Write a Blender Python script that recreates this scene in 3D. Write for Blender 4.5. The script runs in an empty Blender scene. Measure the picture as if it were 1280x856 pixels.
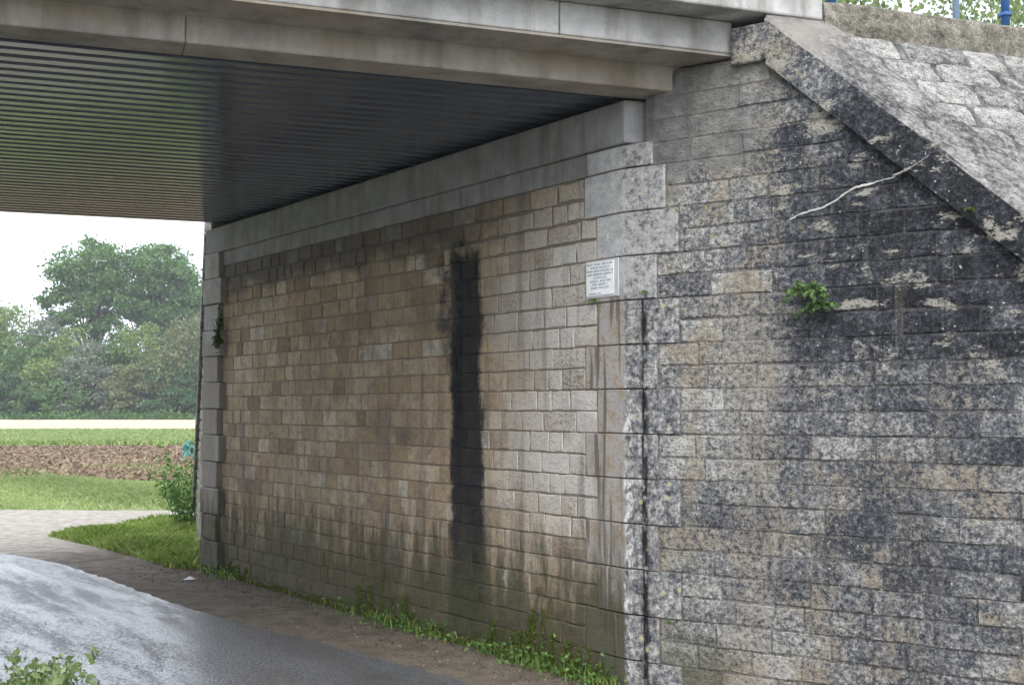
import bpy, bmesh, math, random
import numpy as np
from mathutils import Vector, Matrix

R = math.radians
sc = bpy.context.scene
col = sc.collection

# ------------------------------------------------------------------ camera
cam_d = bpy.data.cameras.new('camera')
cam = bpy.data.objects.new('camera', cam_d); col.objects.link(cam)
cam.location = (0, 0, 1.75)
cam.rotation_euler = (R(90 + 3.129), 0, 0)
cam_d.sensor_width = 36; cam_d.lens = 42.19
cam_d.clip_end = 3000; cam_d.clip_start = 0.05
sc.camera = cam

# ------------------------------------------------------------------ sky, sun, exposure
SUN_EL, SUN_AZ = 48, 176          # azimuth clockwise from +Y: behind the camera
wd = bpy.data.worlds.new('World'); sc.world = wd; wd.use_nodes = True
wn, wl = wd.node_tree.nodes, wd.node_tree.links
bg = wn['Background']
sky = wn.new('ShaderNodeTexSky'); sky.sky_type = 'NISHITA'; sky.sun_disc = False
sky.sun_elevation = R(SUN_EL); sky.sun_rotation = R(SUN_AZ)
sky.air_density = 1.0; sky.dust_density = 6.0; sky.ozone_density = 1.0
hs = wn.new('ShaderNodeHueSaturation'); hs.inputs['Saturation'].default_value = 0.15
wl.new(sky.outputs[0], hs.inputs['Color'])
mxw = wn.new('ShaderNodeMix'); mxw.data_type = 'RGBA'; mxw.inputs[0].default_value = 0.72   # closed cloud cover
wl.new(hs.outputs[0], mxw.inputs[6]); mxw.inputs[7].default_value = (10.5, 11.2, 12.7, 1)
wl.new(mxw.outputs[2], bg.inputs[0]); bg.inputs[1].default_value = 0.10
sun_d = bpy.data.lights.new('sun', 'SUN'); sun_d.energy = 1.1; sun_d.angle = R(40); sun_d.color = (1, .97, .93)
sun = bpy.data.objects.new('sun', sun_d); col.objects.link(sun)
sd = Vector((math.sin(R(SUN_AZ)) * math.cos(R(SUN_EL)), math.cos(R(SUN_AZ)) * math.cos(R(SUN_EL)), math.sin(R(SUN_EL))))
sun.rotation_euler = sd.to_track_quat('Z', 'Y').to_euler()
sc.view_settings.view_transform = 'Standard'; sc.view_settings.look = 'None'
sc.view_settings.gamma = 1; sc.view_settings.exposure = 1.2; sc.view_settings.use_curve_mapping = False
sc.render.engine = 'CYCLES'
sc.cycles.use_denoising = True; sc.cycles.use_adaptive_sampling = True; sc.cycles.adaptive_threshold = .025
sc.cycles.max_bounces = 8; sc.cycles.diffuse_bounces = 5; sc.cycles.glossy_bounces = 3

# ------------------------------------------------------------------ helpers
def tag(o, label=None, cat=None, group=None, kind=None):
    if label: o['label'] = label
    if cat: o['category'] = cat
    if group: o['group'] = group
    if kind: o['kind'] = kind
    return o

def empty(name, loc=(0, 0, 0), rz=0):
    o = bpy.data.objects.new(name, None); col.objects.link(o)
    o.empty_display_size = .2; o.location = loc; o.rotation_euler = (0, 0, rz)
    return o

def mesh(name, v, f, tone=None):
    me = bpy.data.meshes.new(name)
    me.from_pydata([tuple(map(float, p)) for p in v], [], f)
    if tone is not None: set_tone(me, tone)
    me.update(); return me

def set_tone(me, tone):
    a = me.attributes.new('tone', 'FLOAT', 'FACE')
    n = len(me.polygons)
    a.data.foreach_set('value', np.full(n, tone, dtype=np.float32) if np.isscalar(tone) else np.asarray(tone, dtype=np.float32))

def add(name, me, mat, parent=None, loc=None, rz=0):
    o = bpy.data.objects.new(name, me); col.objects.link(o)
    if mat and not me.materials: me.materials.append(mat)
    if parent: o.parent = parent
    if loc is not None: o.location = loc
    if rz: o.rotation_euler = (0, 0, rz)
    return o

class Bag:                                   # collects shapes that become ONE mesh object
    def __init__(s): s.v = []; s.f = []; s.t = []
    def put(s, v, f, tone=0.5):
        k = len(s.v); s.v += [tuple(map(float, p)) for p in v]; s.f += [tuple(i + k for i in q) for q in f]; s.t += [tone] * len(f); return s
    def box(s, x0, x1, y0, y1, z0, z1, tone=.5):
        v = [(x, y, z) for z in (z0, z1) for y in (y0, y1) for x in (x0, x1)]
        return s.put(v, [(0, 2, 3, 1), (4, 5, 7, 6), (0, 1, 5, 4), (2, 6, 7, 3), (0, 4, 6, 2), (1, 3, 7, 5)], tone)
    def tube(s, pts, rad, n=6, tone=.5):
        pts = [Vector(p) for p in pts]; rads = rad if hasattr(rad, '__len__') else [rad] * len(pts)
        v = []; f = []
        for i, p in enumerate(pts):
            d = (pts[min(i + 1, len(pts) - 1)] - pts[max(i - 1, 0)])
            d = d.normalized() if d.length > 1e-9 else Vector((0, 0, 1))
            a = d.orthogonal().normalized() if i == 0 else (a - d * a.dot(d)).normalized()
            b = d.cross(a)
            for k in range(n):
                an = 2 * math.pi * k / n
                v.append(p + (a * math.cos(an) + b * math.sin(an)) * rads[i])
        for i in range(len(pts) - 1):
            for k in range(n):
                f.append((i * n + k, i * n + (k + 1) % n, (i + 1) * n + (k + 1) % n, (i + 1) * n + k))
        f.append(tuple(range(n))[::-1]); f.append(tuple((len(pts) - 1) * n + k for k in range(n)))
        return s.put(v, f, tone)
    def build(s, name, mat, parent=None, smooth=False, loc=None):
        me = mesh(name, s.v, s.f, s.t)
        if smooth: me.shade_smooth()
        return add(name, me, mat, parent, loc)

def bevel(o, w=.01, seg=2):
    m = o.modifiers.new('bevel', 'BEVEL'); m.width = w; m.segments = seg; m.limit_method = 'ANGLE'; m.angle_limit = R(35)
    return o

# ---- node building
class B:
    def __init__(s, name):
        s.m = bpy.data.materials.new(name); s.m.use_nodes = True
        s.nt = s.m.node_tree; s.N = s.nt.nodes; s.L = s.nt.links
        s.bs = s.N['Principled BSDF']; s.out = s.N['Material Output']
    def put(s, sock, v):
        if isinstance(v, bpy.types.NodeSocket): s.L.new(v, sock)
        elif isinstance(v, (tuple, list)) and len(v) == 3 and sock.type == 'RGBA': sock.default_value = (*v, 1)
        else: sock.default_value = v
    def node(s, t, **kw):
        n = s.N.new(t)
        for k, v in kw.items(): setattr(n, k, v)
        return n
    def obj(s, o):
        n = s.node('ShaderNodeTexCoord'); n.object = o; return n.outputs['Object']
    def pos(s): return s.node('ShaderNodeNewGeometry').outputs['Position']
    def island(s): return s.node('ShaderNodeNewGeometry').outputs['Random Per Island']
    def rnd(s): return s.node('ShaderNodeObjectInfo').outputs['Random']
    def tone(s): return s.node('ShaderNodeAttribute', attribute_name='tone').outputs['Fac']
    def xyz(s, v):
        n = s.node('ShaderNodeSeparateXYZ'); s.put(n.inputs[0], v); return n.outputs
    def vmul(s, v, k):
        n = s.node('ShaderNodeVectorMath', operation='MULTIPLY'); s.put(n.inputs[0], v); n.inputs[1].default_value = k; return n.outputs[0]
    def vrot(s, v, deg):
        n = s.node('ShaderNodeVectorRotate'); s.put(n.inputs[0], v); n.inputs['Angle'].default_value = R(deg); return n.outputs[0]
    def noise(s, v, scale, detail=4, rough=.55, dist=0):
        n = s.node('ShaderNodeTexNoise'); s.put(n.inputs['Vector'], v); n.inputs['Scale'].default_value = scale
        n.inputs['Detail'].default_value = detail; n.inputs['Roughness'].default_value = rough; n.inputs['Distortion'].default_value = dist
        return n.outputs[0]
    def voro(s, v, scale, feat='F1', rand=1):
        n = s.node('ShaderNodeTexVoronoi', feature=feat); s.put(n.inputs['Vector'], v); n.inputs['Scale'].default_value = scale
        n.inputs['Randomness'].default_value = rand; return n.outputs['Distance']
    def mth(s, op, a, b=0, c=0):
        n = s.node('ShaderNodeMath', operation=op); s.put(n.inputs[0], a); s.put(n.inputs[1], b); s.put(n.inputs[2], c); return n.outputs[0]
    def add(s, a, b): return s.mth('ADD', a, b)
    def mul(s, a, b): return s.mth('MULTIPLY', a, b)
    def inv(s, a): return s.mth('SUBTRACT', 1, a)
    def ss(s, x, a, b):
        n = s.node('ShaderNodeMapRange', interpolation_type='SMOOTHSTEP'); s.put(n.inputs[0], x)
        s.put(n.inputs[1], a); s.put(n.inputs[2], b); return n.outputs[0]
    def band(s, x, a, b, w):                       # 1 between a and b with soft edges w
        return s.mul(s.ss(x, a - w, a + w), s.inv(s.ss(x, b - w, b + w)))
    def mix(s, f, a, b, mode='MIX'):
        n = s.node('ShaderNodeMix', data_type='RGBA', blend_type=mode); s.put(n.inputs[0], f); s.put(n.inputs[6], a); s.put(n.inputs[7], b)
        return n.outputs[2]
    def ramp(s, f, stops, interp='LINEAR'):
        n = s.node('ShaderNodeValToRGB'); s.put(n.inputs[0], f); e = n.color_ramp.elements; n.color_ramp.interpolation = interp
        while len(e) < len(stops): e.new(.5)
        for k, (p, c) in enumerate(stops): e[k].position = p; e[k].color = (*c, 1) if hasattr(c, '__len__') else (c, c, c, 1)
        return n.outputs[0]
    def bump(s, h, strength=.5, dist=.01, normal=None):
        n = s.node('ShaderNodeBump'); s.put(n.inputs['Height'], h); n.inputs['Strength'].default_value = strength; n.inputs['Distance'].default_value = dist
        if normal: s.L.new(normal, n.inputs['Normal'])
        return n.outputs[0]
    def fin(s, color, rough=.85, normal=None, spec=.3, **kw):
        s.put(s.bs.inputs['Base Color'], color); s.put(s.bs.inputs['Roughness'], rough); s.put(s.bs.inputs['Specular IOR Level'], spec)
        if normal is not None: s.L.new(normal, s.bs.inputs['Normal'])
        for k, v in kw.items(): s.put(s.bs.inputs[k], v)
        return s.m

# ------------------------------------------------------------------ frames of the place
NC = Vector((0.712, 7.575, 0))                       # near corner of the abutment at the ground
def dirv(deg): return Vector((math.sin(R(deg)), math.cos(R(deg)), 0))
U, W, Ed = dirv(-35.964), dirv(124.448), dirv(70.145)
AB_LEN = 6.86
FC = NC + U * AB_LEN                                 # far corner
FW = dirv(-16.2)
ab = empty('abutment', NC, R(90 + 35.964))           # x along the wall, y out to the road
wg = empty('wing_wall', NC, R(90 - 124.448))         # x along the wall towards the camera, y into the bank
dk = empty('bridge_deck', (0.905, 7.443, 0), R(90 - 70.145))   # x along the bridge edge, y under the bridge
tag(ab, 'tan stone abutment wall under the bridge with a black water stain', 'abutment')
tag(wg, 'dark mottled grey stone wing wall with sloping coping at right', 'wing wall')
tag(dk, 'concrete bridge deck with ribbed dark underside overhead', 'bridge deck')
COURSE, ZTOP = .14, 3.27

# ------------------------------------------------------------------ materials
def mat_abutment(core=False, quoin=False):
    b = B('quoin_stone' if quoin else ('abutment_mortar' if core else 'abutment_stone'))
    P = b.obj(ab); x, y, z = b.xyz(P)
    wob = b.noise(P, 1.3, 3)
    fine = b.noise(P, 62, 5, .7); mid = b.noise(P, 9, 6, .68); big = b.noise(P, 1.1, 4, .6)
    if core:
        c = b.mix(mid, (.13, .108, .082), (.30, .255, .195))
    elif quoin:
        c = b.mix(b.ss(mid, .3, .7), (.33, .33, .33), (.52, .52, .515))
        low = b.inv(b.ss(z, 2.42, 2.5))
        c = b.mix(b.mul(low, b.ss(mid, .3, .7)), c, (.29, .225, .15))
        c = b.mix(b.mul(b.mul(low, b.inv(b.ss(x, .5, .6))), b.ss(b.noise(b.vmul(P, (9, 9, .5)), 2, 3), .5, .62)), c, (.15, .13, .105))
        c = b.mix(b.mul(b.ss(x, 3, 4), .65), c, b.mix(mid, (.15, .135, .115), (.24, .22, .185)))
    else:
        t = b.tone()
        c = b.ramp(t, [(0, (.20, .145, .092)), (.22, (.33, .245, .15)), (.5, (.43, .33, .21)), (.78, (.51, .42, .30)), (1, (.58, .53, .45))])
        c = b.mix(b.mul(b.ss(mid, .42, .66), .6), c, (.17, .13, .09))
        c = b.mix(b.mul(b.ss(b.noise(P, 17, 5, .7), .52, .68), .55), c, (.46, .395, .30))
        c = b.mix(b.mul(b.ss(b.noise(P, 3.1, 4, .6), .56, .72), .5), c, (.36, .205, .095))       # rust tint
    if not core and not quoin:
        c = b.mix(b.mul(b.ss(big, .50, .66), .55), c, (.125, .10, .078))
        c = b.mix(b.mul(b.ss(b.noise(P, 3.6, 6, .7), .55, .66), .5), c, (.11, .085, .066))
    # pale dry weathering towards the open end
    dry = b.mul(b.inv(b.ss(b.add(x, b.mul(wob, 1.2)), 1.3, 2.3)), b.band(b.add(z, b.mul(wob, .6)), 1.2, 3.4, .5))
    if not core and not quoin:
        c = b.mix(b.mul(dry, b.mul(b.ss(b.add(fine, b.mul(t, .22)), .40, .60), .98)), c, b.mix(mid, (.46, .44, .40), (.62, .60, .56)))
    c = b.mix(b.mul(b.ss(fine, .52, .68), .6), c, (.10, .085, .072))
    # grey veil running down, in uneven vertical streaks
    st = b.noise(b.vmul(P, (5.5, 5.5, .35)), 1.4, 5, .6)
    c = b.mix(b.mul(b.ss(st, .5, .70), .22 if quoin else .62), c, (.135, .12, .11))
    st2 = b.noise(b.vmul(P, (11, 11, .5)), 1.9, 3, .5)
    lime = b.mul(b.ss(st2, .60, .70), b.inv(b.ss(b.add(z, wob), 1.5, 2.6)))
    c = b.mix(b.mul(lime, b.mul(b.ss(mid, .3, .6), .85)), c, (.46, .45, .44))
    if not quoin:
        # damp soot below the beam
        top = b.mul(b.ss(b.add(z, b.mul(b.noise(b.vmul(P, (1.2, 1, 2)), 2, 4), .5)), 3.14, 3.32), b.ss(x, .5, 2.2))
        c = b.mix(b.mul(top, .72), c, (.055, .048, .045))
        # the black run of water from the weep hole
        e = b.add(x, b.mul(b.add(b.noise(b.vmul(P, (1, 1, 1)), 2.2, 5, .6), -.5), .30))
        e = b.add(e, b.mul(b.add(b.noise(P, 30, 3), -.5), .05)); e = b.add(e, b.mul(b.add(b.noise(b.vmul(P, (22, 22, 1.1)), 1, 4, .7), -.5), .10))
        zz = b.inv(b.ss(b.add(z, b.mul(b.noise(P, 8, 5, .7), .35)), 3.0, 3.24))
        low = b.add(.75, b.mul(.25, b.ss(z, .05, .4)))
        main = b.mul(b.mul(b.band(e, 1.575, 2.01, .035), zz), low)
        c = b.mix(b.mul(main, b.add(.90, b.mul(mid, .16))), c, (.015, .0135, .016))
        core_ = b.mul(b.mul(b.band(e, 1.84, 1.96, .035), zz), b.ss(z, .9, 1.8))
        c = b.mix(core_, c, (.006, .006, .007))
        halo = b.mul(b.mul(b.band(e, 1.95, 2.17, .06), b.ss(z, 1.9, 2.5)), zz)
        c = b.mix(b.mul(halo, b.ss(mid, .35, .6)), c, (.05, .043, .04))
    # algae and moss tint at the foot
    foot = b.inv(b.ss(b.add(z, b.mul(b.noise(b.vmul(P, (3.4, 3.4, .6)), 2.2, 5, .68), -2.0)), -.62, .08))
    foot = b.mul(foot, b.inv(b.ss(z, .75, 1.25)))
    c = b.mix(b.mul(foot, .88), c, b.mix(mid, (.024, .026, .015), (.085, .082, .04)))
    if quoin:
        # wing side of the corner: dark grey crust, white lime run down the edge, black seam
        side = b.inv(b.ss(b.add(x, b.mul(b.add(mid, -.5), .03)), -.02, .01))
        kq = b.add(b.add(b.mul(b.noise(P, 26, 6, .72), .6), b.mul(fine, .25)), b.mul(b.noise(P, 6, 4), .15))
        kq = b.add(b.mul(b.add(kq, -.5), 1.5), .5)
        c2 = b.ramp(kq, [(.36, (.035, .037, .042)), (.44, (.10, .104, .112)), (.51, (.19, .19, .19)), (.58, (.32, .315, .295)), (.68, (.52, .51, .47))])
        c2 = b.mix(b.mul(b.ss(z, 2.44, 2.5), b.mul(b.ss(b.noise(P, 16, 6, .75), .40, .58), .8)), c2, b.mix(fine, (.28, .275, .265), (.48, .47, .45)))
        c = b.mix(side, c, c2)
        seam = b.mul(b.band(b.add(x, b.mul(mid, .02)), -.155, -.105, .014), b.inv(b.ss(z, 2.3, 2.5)))
        c = b.mix(b.mul(seam, b.ss(b.noise(b.vmul(P, (1, 1, .6)), 11, 5, .7), .42, .55)), c, (.012, .012, .012))
        edge = b.mul(b.band(b.add(x, b.mul(b.add(mid, -.5), .09)), -.052, .002, .012), b.inv(b.ss(z, 1.6, 2.1)))
        c = b.mix(b.mul(edge, b.ss(b.noise(b.vmul(P, (1, 1, .6)), 11, 7, .8), .50, .58)), c, (.58, .57, .545))
        vy = b.mul(b.mul(b.inv(b.ss(b.voro(P, 13), .16, .24)), side), b.ss(b.noise(P, 5, 2), .52, .60))
        c = b.mix(b.mul(vy, .7), c, (.44, .41, .22))
    h = b.add(b.mul(b.noise(P, 22, 6, .7), 1), b.mul(fine, .6))
    nm = b.bump(b.add(h, b.mul(mid, 1.0)), .75 if not quoin else .45, .016)
    wet = b.mul(b.ss(mid, .3, .7), .25)
    return b.fin(c, b.mth('SUBTRACT', .9, wet), nm, .25)

def mat_wing(core=False, coping=False):
    b = B('coping_stone' if coping else ('wing_mortar' if core else 'wing_stone'))
    P = b.obj(wg); x, y, z = b.xyz(P)
    fine = b.noise(P, 85, 4, .7); mid = b.noise(P, 32, 6, .74); n10 = b.noise(P, 9, 4, .6); big = b.noise(P, 1.5, 5, .6)
    n4 = b.noise(P, 4.2, 5, .65)
    t = .30 if coping else (.45 if core else b.tone())
    # crusted dark stone with pale lichen showing through; how much differs from stone to stone
    k = b.add(b.add(b.mul(mid, .55), b.mul(fine, .30)), b.add(b.mul(n10, .15), b.mul(b.add(t, -.5), .085)))
    k = b.add(k, b.mul(b.add(big, -.5), .16)); k = b.add(k, b.mul(b.add(n4, -.5), .12))
    k = b.add(k, b.mul(b.inv(b.ss(x, .35, 1.35)), .035))
    upr = b.mul(b.ss(b.add(x, b.mul(n4, .8)), 1.15, 1.9), b.band(b.add(z, b.mul(n4, .6)), 2.25, 3.8, .2))
    k = b.add(k, b.mul(upr, b.add(-.085, b.mul(b.add(n10, -.5), .16))))
    k = b.add(k, b.mul(b.ss(b.add(x, b.mul(b.add(n4, -.5), .8)), 1.05, 1.9), -.022))
    k = b.add(b.mul(b.add(k, -.5), 1.32), .489)
    c = b.ramp(k, [(.26, (.018, .019, .022)), (.35, (.046, .049, .056)), (.42, (.080, .087, .102)), (.475, (.15, .156, .166)), (.53, (.25, .25, .245)), (.59, (.44, .43, .40)), (.68, (.64, .625, .58))])
    warm = b.mul(b.ss(b.noise(P, 2.7, 5, .6), .46, .64), b.ss(k, .42, .56))
    c = b.mix(b.mul(warm, .7), c, (.37, .305, .21))
    fl = b.mul(b.inv(b.ss(b.add(b.voro(P, 24), b.mul(fine, .1)), .15, .24)), b.ss(n4, .47, .56))
    c = b.mix(b.mul(fl, b.ss(mid, .45, .52)), c, (.62, .60, .55))
    vy = b.mul(b.inv(b.ss(b.add(b.voro(P, 9), b.mul(fine, .12)), .17, .23)), b.mul(b.ss(b.noise(P, 1.9, 2), .54, .62), b.inv(b.ss(x, 1.0, 1.5))))
    c = b.mix(b.mul(vy, .75), c, (.40, .35, .15))
    # flaked crust: pale level patches where the black skin has come away
    pv_ = b.noise(b.vmul(P, (1.0, 1, 2.2)), 3.4, 7, .72, .25)
    pat = b.mul(b.ss(b.add(pv_, b.mul(b.add(fine, -.5), .10)), .555, .615), b.mul(b.ss(b.add(x, b.mul(n4, .5)), .9, 1.4), b.ss(z, 1.5, 2.1)))
    c = b.mix(b.mul(pat, b.ss(fine, .32, .5)), c, b.mix(mid, (.30, .28, .23), (.56, .53, .46)))
    if coping:
        up = b.ss(b.xyz(b.node('ShaderNodeNewGeometry').outputs['Normal'])[2], .3, .6)      # mottled top; its brightness under the sky is put into the colour
        kc = b.add(b.mul(mid, .6), b.mul(b.noise(P, 5, 4), .4))
        ct = b.ramp(kc, [(.40, (.06, .06, .062)), (.47, (.18, .175, .168)), (.54, (.34, .33, .31)), (.66, (.56, .545, .51))])
        ct = b.mix(b.mul(b.ss(b.add(x, b.mul(n4, -.6)), .6, .9), b.inv(b.ss(x, 1.1, 1.5))), ct, (.36, .33, .295))
        c = b.mix(up, c, ct)
    else:
        # smooth cement render on the upper part
        cem = b.mul(b.ss(b.add(z, b.mul(b.add(n4, -.5), .6)), 3.08, 3.24), b.inv(b.ss(b.add(x, b.mul(b.add(n4, -.5), .9)), .72, 1.12)))
        cc = b.mix(b.ss(n10, .3, .7), (.17, .17, .16), (.30, .295, .275))
        cc = b.mix(b.mul(b.ss(b.noise(b.vmul(P, (6, 6, .7)), 2, 4), .45, .68), .55), cc, (.13, .13, .125))
        cc = b.mix(b.mul(b.ss(b.noise(b.vmul(P, (1, 1, 4)), 5, 5, .7), .58, .66), .6), cc, (.42, .41, .37))
        c = b.mix(b.mul(cem, .9), c, cc)
        # run-off streaks
        st = b.noise(b.vmul(P, (4, 4, .22)), 1.7, 6, .7, .6)
        c = b.mix(b.mul(b.ss(st, .54, .70), .38), c, b.mix(mid, (.20, .18, .15), (.46, .41, .33)))
        vb = b.band(b.add(x, b.mul(b.add(b.noise(b.vmul(P, (1, 1, .4)), 3, 4), -.5), .5)), .72, 1.02, .12)
        c = b.mix(b.mul(b.mul(vb, b.inv(b.ss(z, 2.2, 2.6))), b.mul(b.ss(mid, .36, .58), .6)), c, (.44, .40, .34))
        c = b.mix(b.mul(b.inv(b.ss(st, .30, .44)), .5), c, (.045, .049, .058))
        ft = b.mul(b.inv(b.ss(b.add(z, b.mul(n4, .3)), .30, .62)), b.inv(b.ss(x, .5, .9)))
        c = b.mix(b.mul(ft, .7), c, (.15, .15, .10))
        if core: c = b.mix(.35, c, (.15, .14, .125))
    h = b.add(b.mul(mid, 1.2), b.add(b.mul(fine, .5), b.mul(n10, 1.6)))
    return b.fin(c, .92, b.bump(h, 1.0, .030), .2)

def mat_concrete(name, ref, c0, c1, stain=.5, warm=0):
    b = B(name); P = b.obj(ref)
    mid = b.noise(P, 6, 6, .65); fine = b.noise(P, 60, 4, .7); st = b.noise(b.vmul(P, (3, 3, .4)), 2, 5, .6)
    c = b.mix(b.ss(mid, .25, .75), c0, c1)
    c = b.mix(b.mul(b.ss(st, .45, .68), stain), c, (.17, .155, .13))
    c = b.mix(b.mul(b.ss(b.noise(P, 1.3, 5, .6), .5, .68), .5), c, (.12, .115, .10))
    pit = b.inv(b.ss(b.voro(P, 55), .10, .2))
    c = b.mix(b.mul(b.mul(pit, b.ss(b.noise(P, 5, 2), .5, .6)), .8), c, (.07, .065, .06))
    if warm: c = b.mix(b.mul(b.ss(b.noise(b.vmul(P, (.7, 2, 4)), 1.5, 4), .4, .65), warm), c, (.30, .235, .16))
    return b.fin(c, .88, b.bump(b.add(fine, b.mul(mid, 1.5)), .35, .008), .25)

M_ab, M_abc, M_q = mat_abutment(), mat_abutment(core=True), mat_abutment(quoin=True)
M_wg, M_wgc, M_cop = mat_wing(), mat_wing(core=True), mat_wing(coping=True)
M_cap = mat_concrete('cap_concrete', ab, (.21, .208, .21), (.32, .318, .318), .8)
M_beam = mat_concrete('edge_beam_concrete', dk, (.36, .355, .35), (.50, .495, .485), .65)
M_inner = mat_concrete('inner_beam_concrete', dk, (.28, .26, .23), (.39, .365, .33), .6, .45)
def mat_kerb():
    b = B('kerb_concrete'); P = b.obj(dk); m = b.noise(P, 18, 6, .72); f_ = b.noise(P, 70, 4, .7); g_ = b.noise(P, 3, 4)
    k = b.add(b.add(b.mul(m, .6), b.mul(f_, .4)), b.mul(b.add(g_, -.5), .25))
    c = b.ramp(k, [(.36, (.06, .058, .052)), (.46, (.15, .135, .11)), (.55, (.25, .23, .19)), (.66, (.44, .42, .37))])
    return b.fin(c, .93, b.bump(b.add(m, f_), .9, .02), .2)
M_kerb = mat_kerb()

def mat_rib():
    b = B('rib_paint'); P = b.obj(dk)
    c = b.mix(b.noise(P, 5, 5), (.055, .066, .088), (.085, .10, .125))
    r = b.add(.06, b.mul(b.noise(b.vmul(P, (.6, 6, 6)), 3, 4), .16))
    return b.fin(c, r, b.bump(b.noise(b.vmul(P, (1, 12, 1)), 4, 3), .08, .004), .55)
M_rib = mat_rib()
def plain(name, c, rough=.6, **kw):
    b = B(name); P = b.obj(dk)
    cc = b.mix(b.noise(P, 9, 5, .6), tuple(k * .75 for k in c), tuple(min(1, k * 1.2) for k in c))
    return b.fin(cc, rough, **kw)
M_dark = plain('dark_steel', (.02, .022, .025), .6)

def mat_leaf(name, ca, cb, cc, trans=.35, rough=.55):
    b = B(name); r = b.island(); P = b.pos()
    c = b.ramp(b.add(b.mul(r, .65), b.mul(b.noise(P, .8, 3), .35)), [(.15, ca), (.5, cb), (.85, cc)])
    b.fin(c, rough, None, .25)
    tr = b.node('ShaderNodeBsdfTranslucent'); b.L.new(c, tr.inputs[0])
    mx = b.node('ShaderNodeMixShader'); mx.inputs[0].default_value = trans
    b.L.new(b.bs.outputs[0], mx.inputs[1]); b.L.new(tr.outputs[0], mx.inputs[2]); b.L.new(mx.outputs[0], b.out.inputs[0])
    return b.m
M_grass = mat_leaf('grass_blade', (.20, .31, .05), (.33, .46, .10), (.52, .58, .24), .5)
M_grass2 = mat_leaf('field_grass', (.25, .35, .11), (.37, .47, .18), (.50, .55, .28), .5)
M_weed = mat_leaf('weed_leaf', (.05, .12, .025), (.10, .20, .045), (.18, .30, .085))
M_fern = mat_leaf('fern_leaf', (.07, .13, .045), (.13, .215, .075), (.22, .32, .13))
M_weed2 = mat_leaf('dark_weed', (.03, .07, .012), (.06, .13, .025), (.11, .19, .045))
M_moss = mat_leaf('moss', (.04, .06, .010), (.095, .13, .022), (.20, .24, .05), .2, .9)
M_bark = plain('bark', (.09, .075, .06), .95)

# ------------------------------------------------------------------ ground and roads
random.seed(11); np.random.seed(11)
def gz(y): return max(0.0, (y - 22) * .0065) if y < 140 else .767

def mat_ground():
    b = B('grassy_ground'); P = b.pos()
    n = b.noise(P, .9, 6, .65); f = b.noise(P, 14, 5, .7)
    c = b.mix(b.ss(n, .35, .65), (.15, .19, .075), (.25, .29, .14))
    c = b.mix(b.mul(b.ss(f, .5, .7), .7), c, (.13, .105, .07))
    return b.fin(c, .95, b.bump(f, .6, .04), .15)
def mat_dirt(name, a, c2, sc_=6):
    b = B(name); P = b.pos(); n = b.noise(P, sc_, 7, .7); g = b.noise(P, 70, 4, .7)
    c = b.mix(b.ss(n, .3, .7), a, c2); c = b.mix(b.mul(b.ss(g, .55, .7), .5), c, tuple(k * 1.5 for k in c2))
    return b.fin(c, .9, b.bump(b.add(n, b.mul(g, .4)), .7, .03), .25)
M_ground = mat_ground()
def mat_verge():
    b = B('verge_earth'); P = b.pos(); x, y, z = b.xyz(P)
    n = b.noise(P, 5, 7, .72); g = b.noise(P, 45, 4, .75); w = b.noise(P, .9, 5, .65)
    c1 = b.mix(b.ss(n, .3, .7), (.10, .082, .062), (.21, .178, .14)); c2 = b.mix(b.ss(n, .3, .7), (.25, .225, .19), (.47, .43, .37))
    far = b.ss(b.add(b.add(b.mul(x, -1), b.mul(y, .55)), b.mul(b.add(w, -.5), 3.5)), 12.0, 15.2)
    c = b.mix(far, c1, c2)
    c = b.mix(b.mul(b.ss(g, .55, .68), .7), c, b.mix(far, (.27, .24, .20), (.55, .52, .46)))
    c = b.mix(b.mul(b.inv(b.ss(g, .34, .44)), .6), c, (.06, .05, .04))
    return b.fin(c, .9, b.bump(b.add(n, b.mul(g, .8)), .9, .03), .25)
M_dirt = M_track = mat_verge()
M_apron = mat_dirt('gravel_earth', (.15, .135, .115), (.27, .25, .22))

def sheet(name, outline, z, mat, kind='structure', follow=False, sub=0):
    v = [(x, y, z + (gz(y) if follow else 0)) for x, y in outline]
    me = mesh(name, v, [tuple(range(len(v)))])
    bm = bmesh.new(); bm.from_mesh(me); bmesh.ops.recalc_face_normals(bm, faces=bm.faces)
    if bm.faces[:][0].normal.z < 0: bmesh.ops.reverse_faces(bm, faces=bm.faces)
    bmesh.ops.triangulate(bm, faces=bm.faces); bm.to_mesh(me); bm.free()
    o = add(name, me, mat); o['kind'] = kind; return o

# terrain: one sheet that reaches the horizon, rising gently across the fields
ys = [-500, -60, -10, 10, 22, 30, 50, 70, 90, 115, 140, 300, 600]; xs = [-600, -300, -80, -30, 0, 40, 200, 600]
v = [(x, y, gz(y) - .02) for y in ys for x in xs]
f = [(j * len(xs) + i, j * len(xs) + i + 1, (j + 1) * len(xs) + i + 1, (j + 1) * len(xs) + i) for j in range(len(ys) - 1) for i in range(len(xs) - 1)]
tag(add('ground', mesh('ground', v, f), M_ground), kind='structure')

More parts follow.
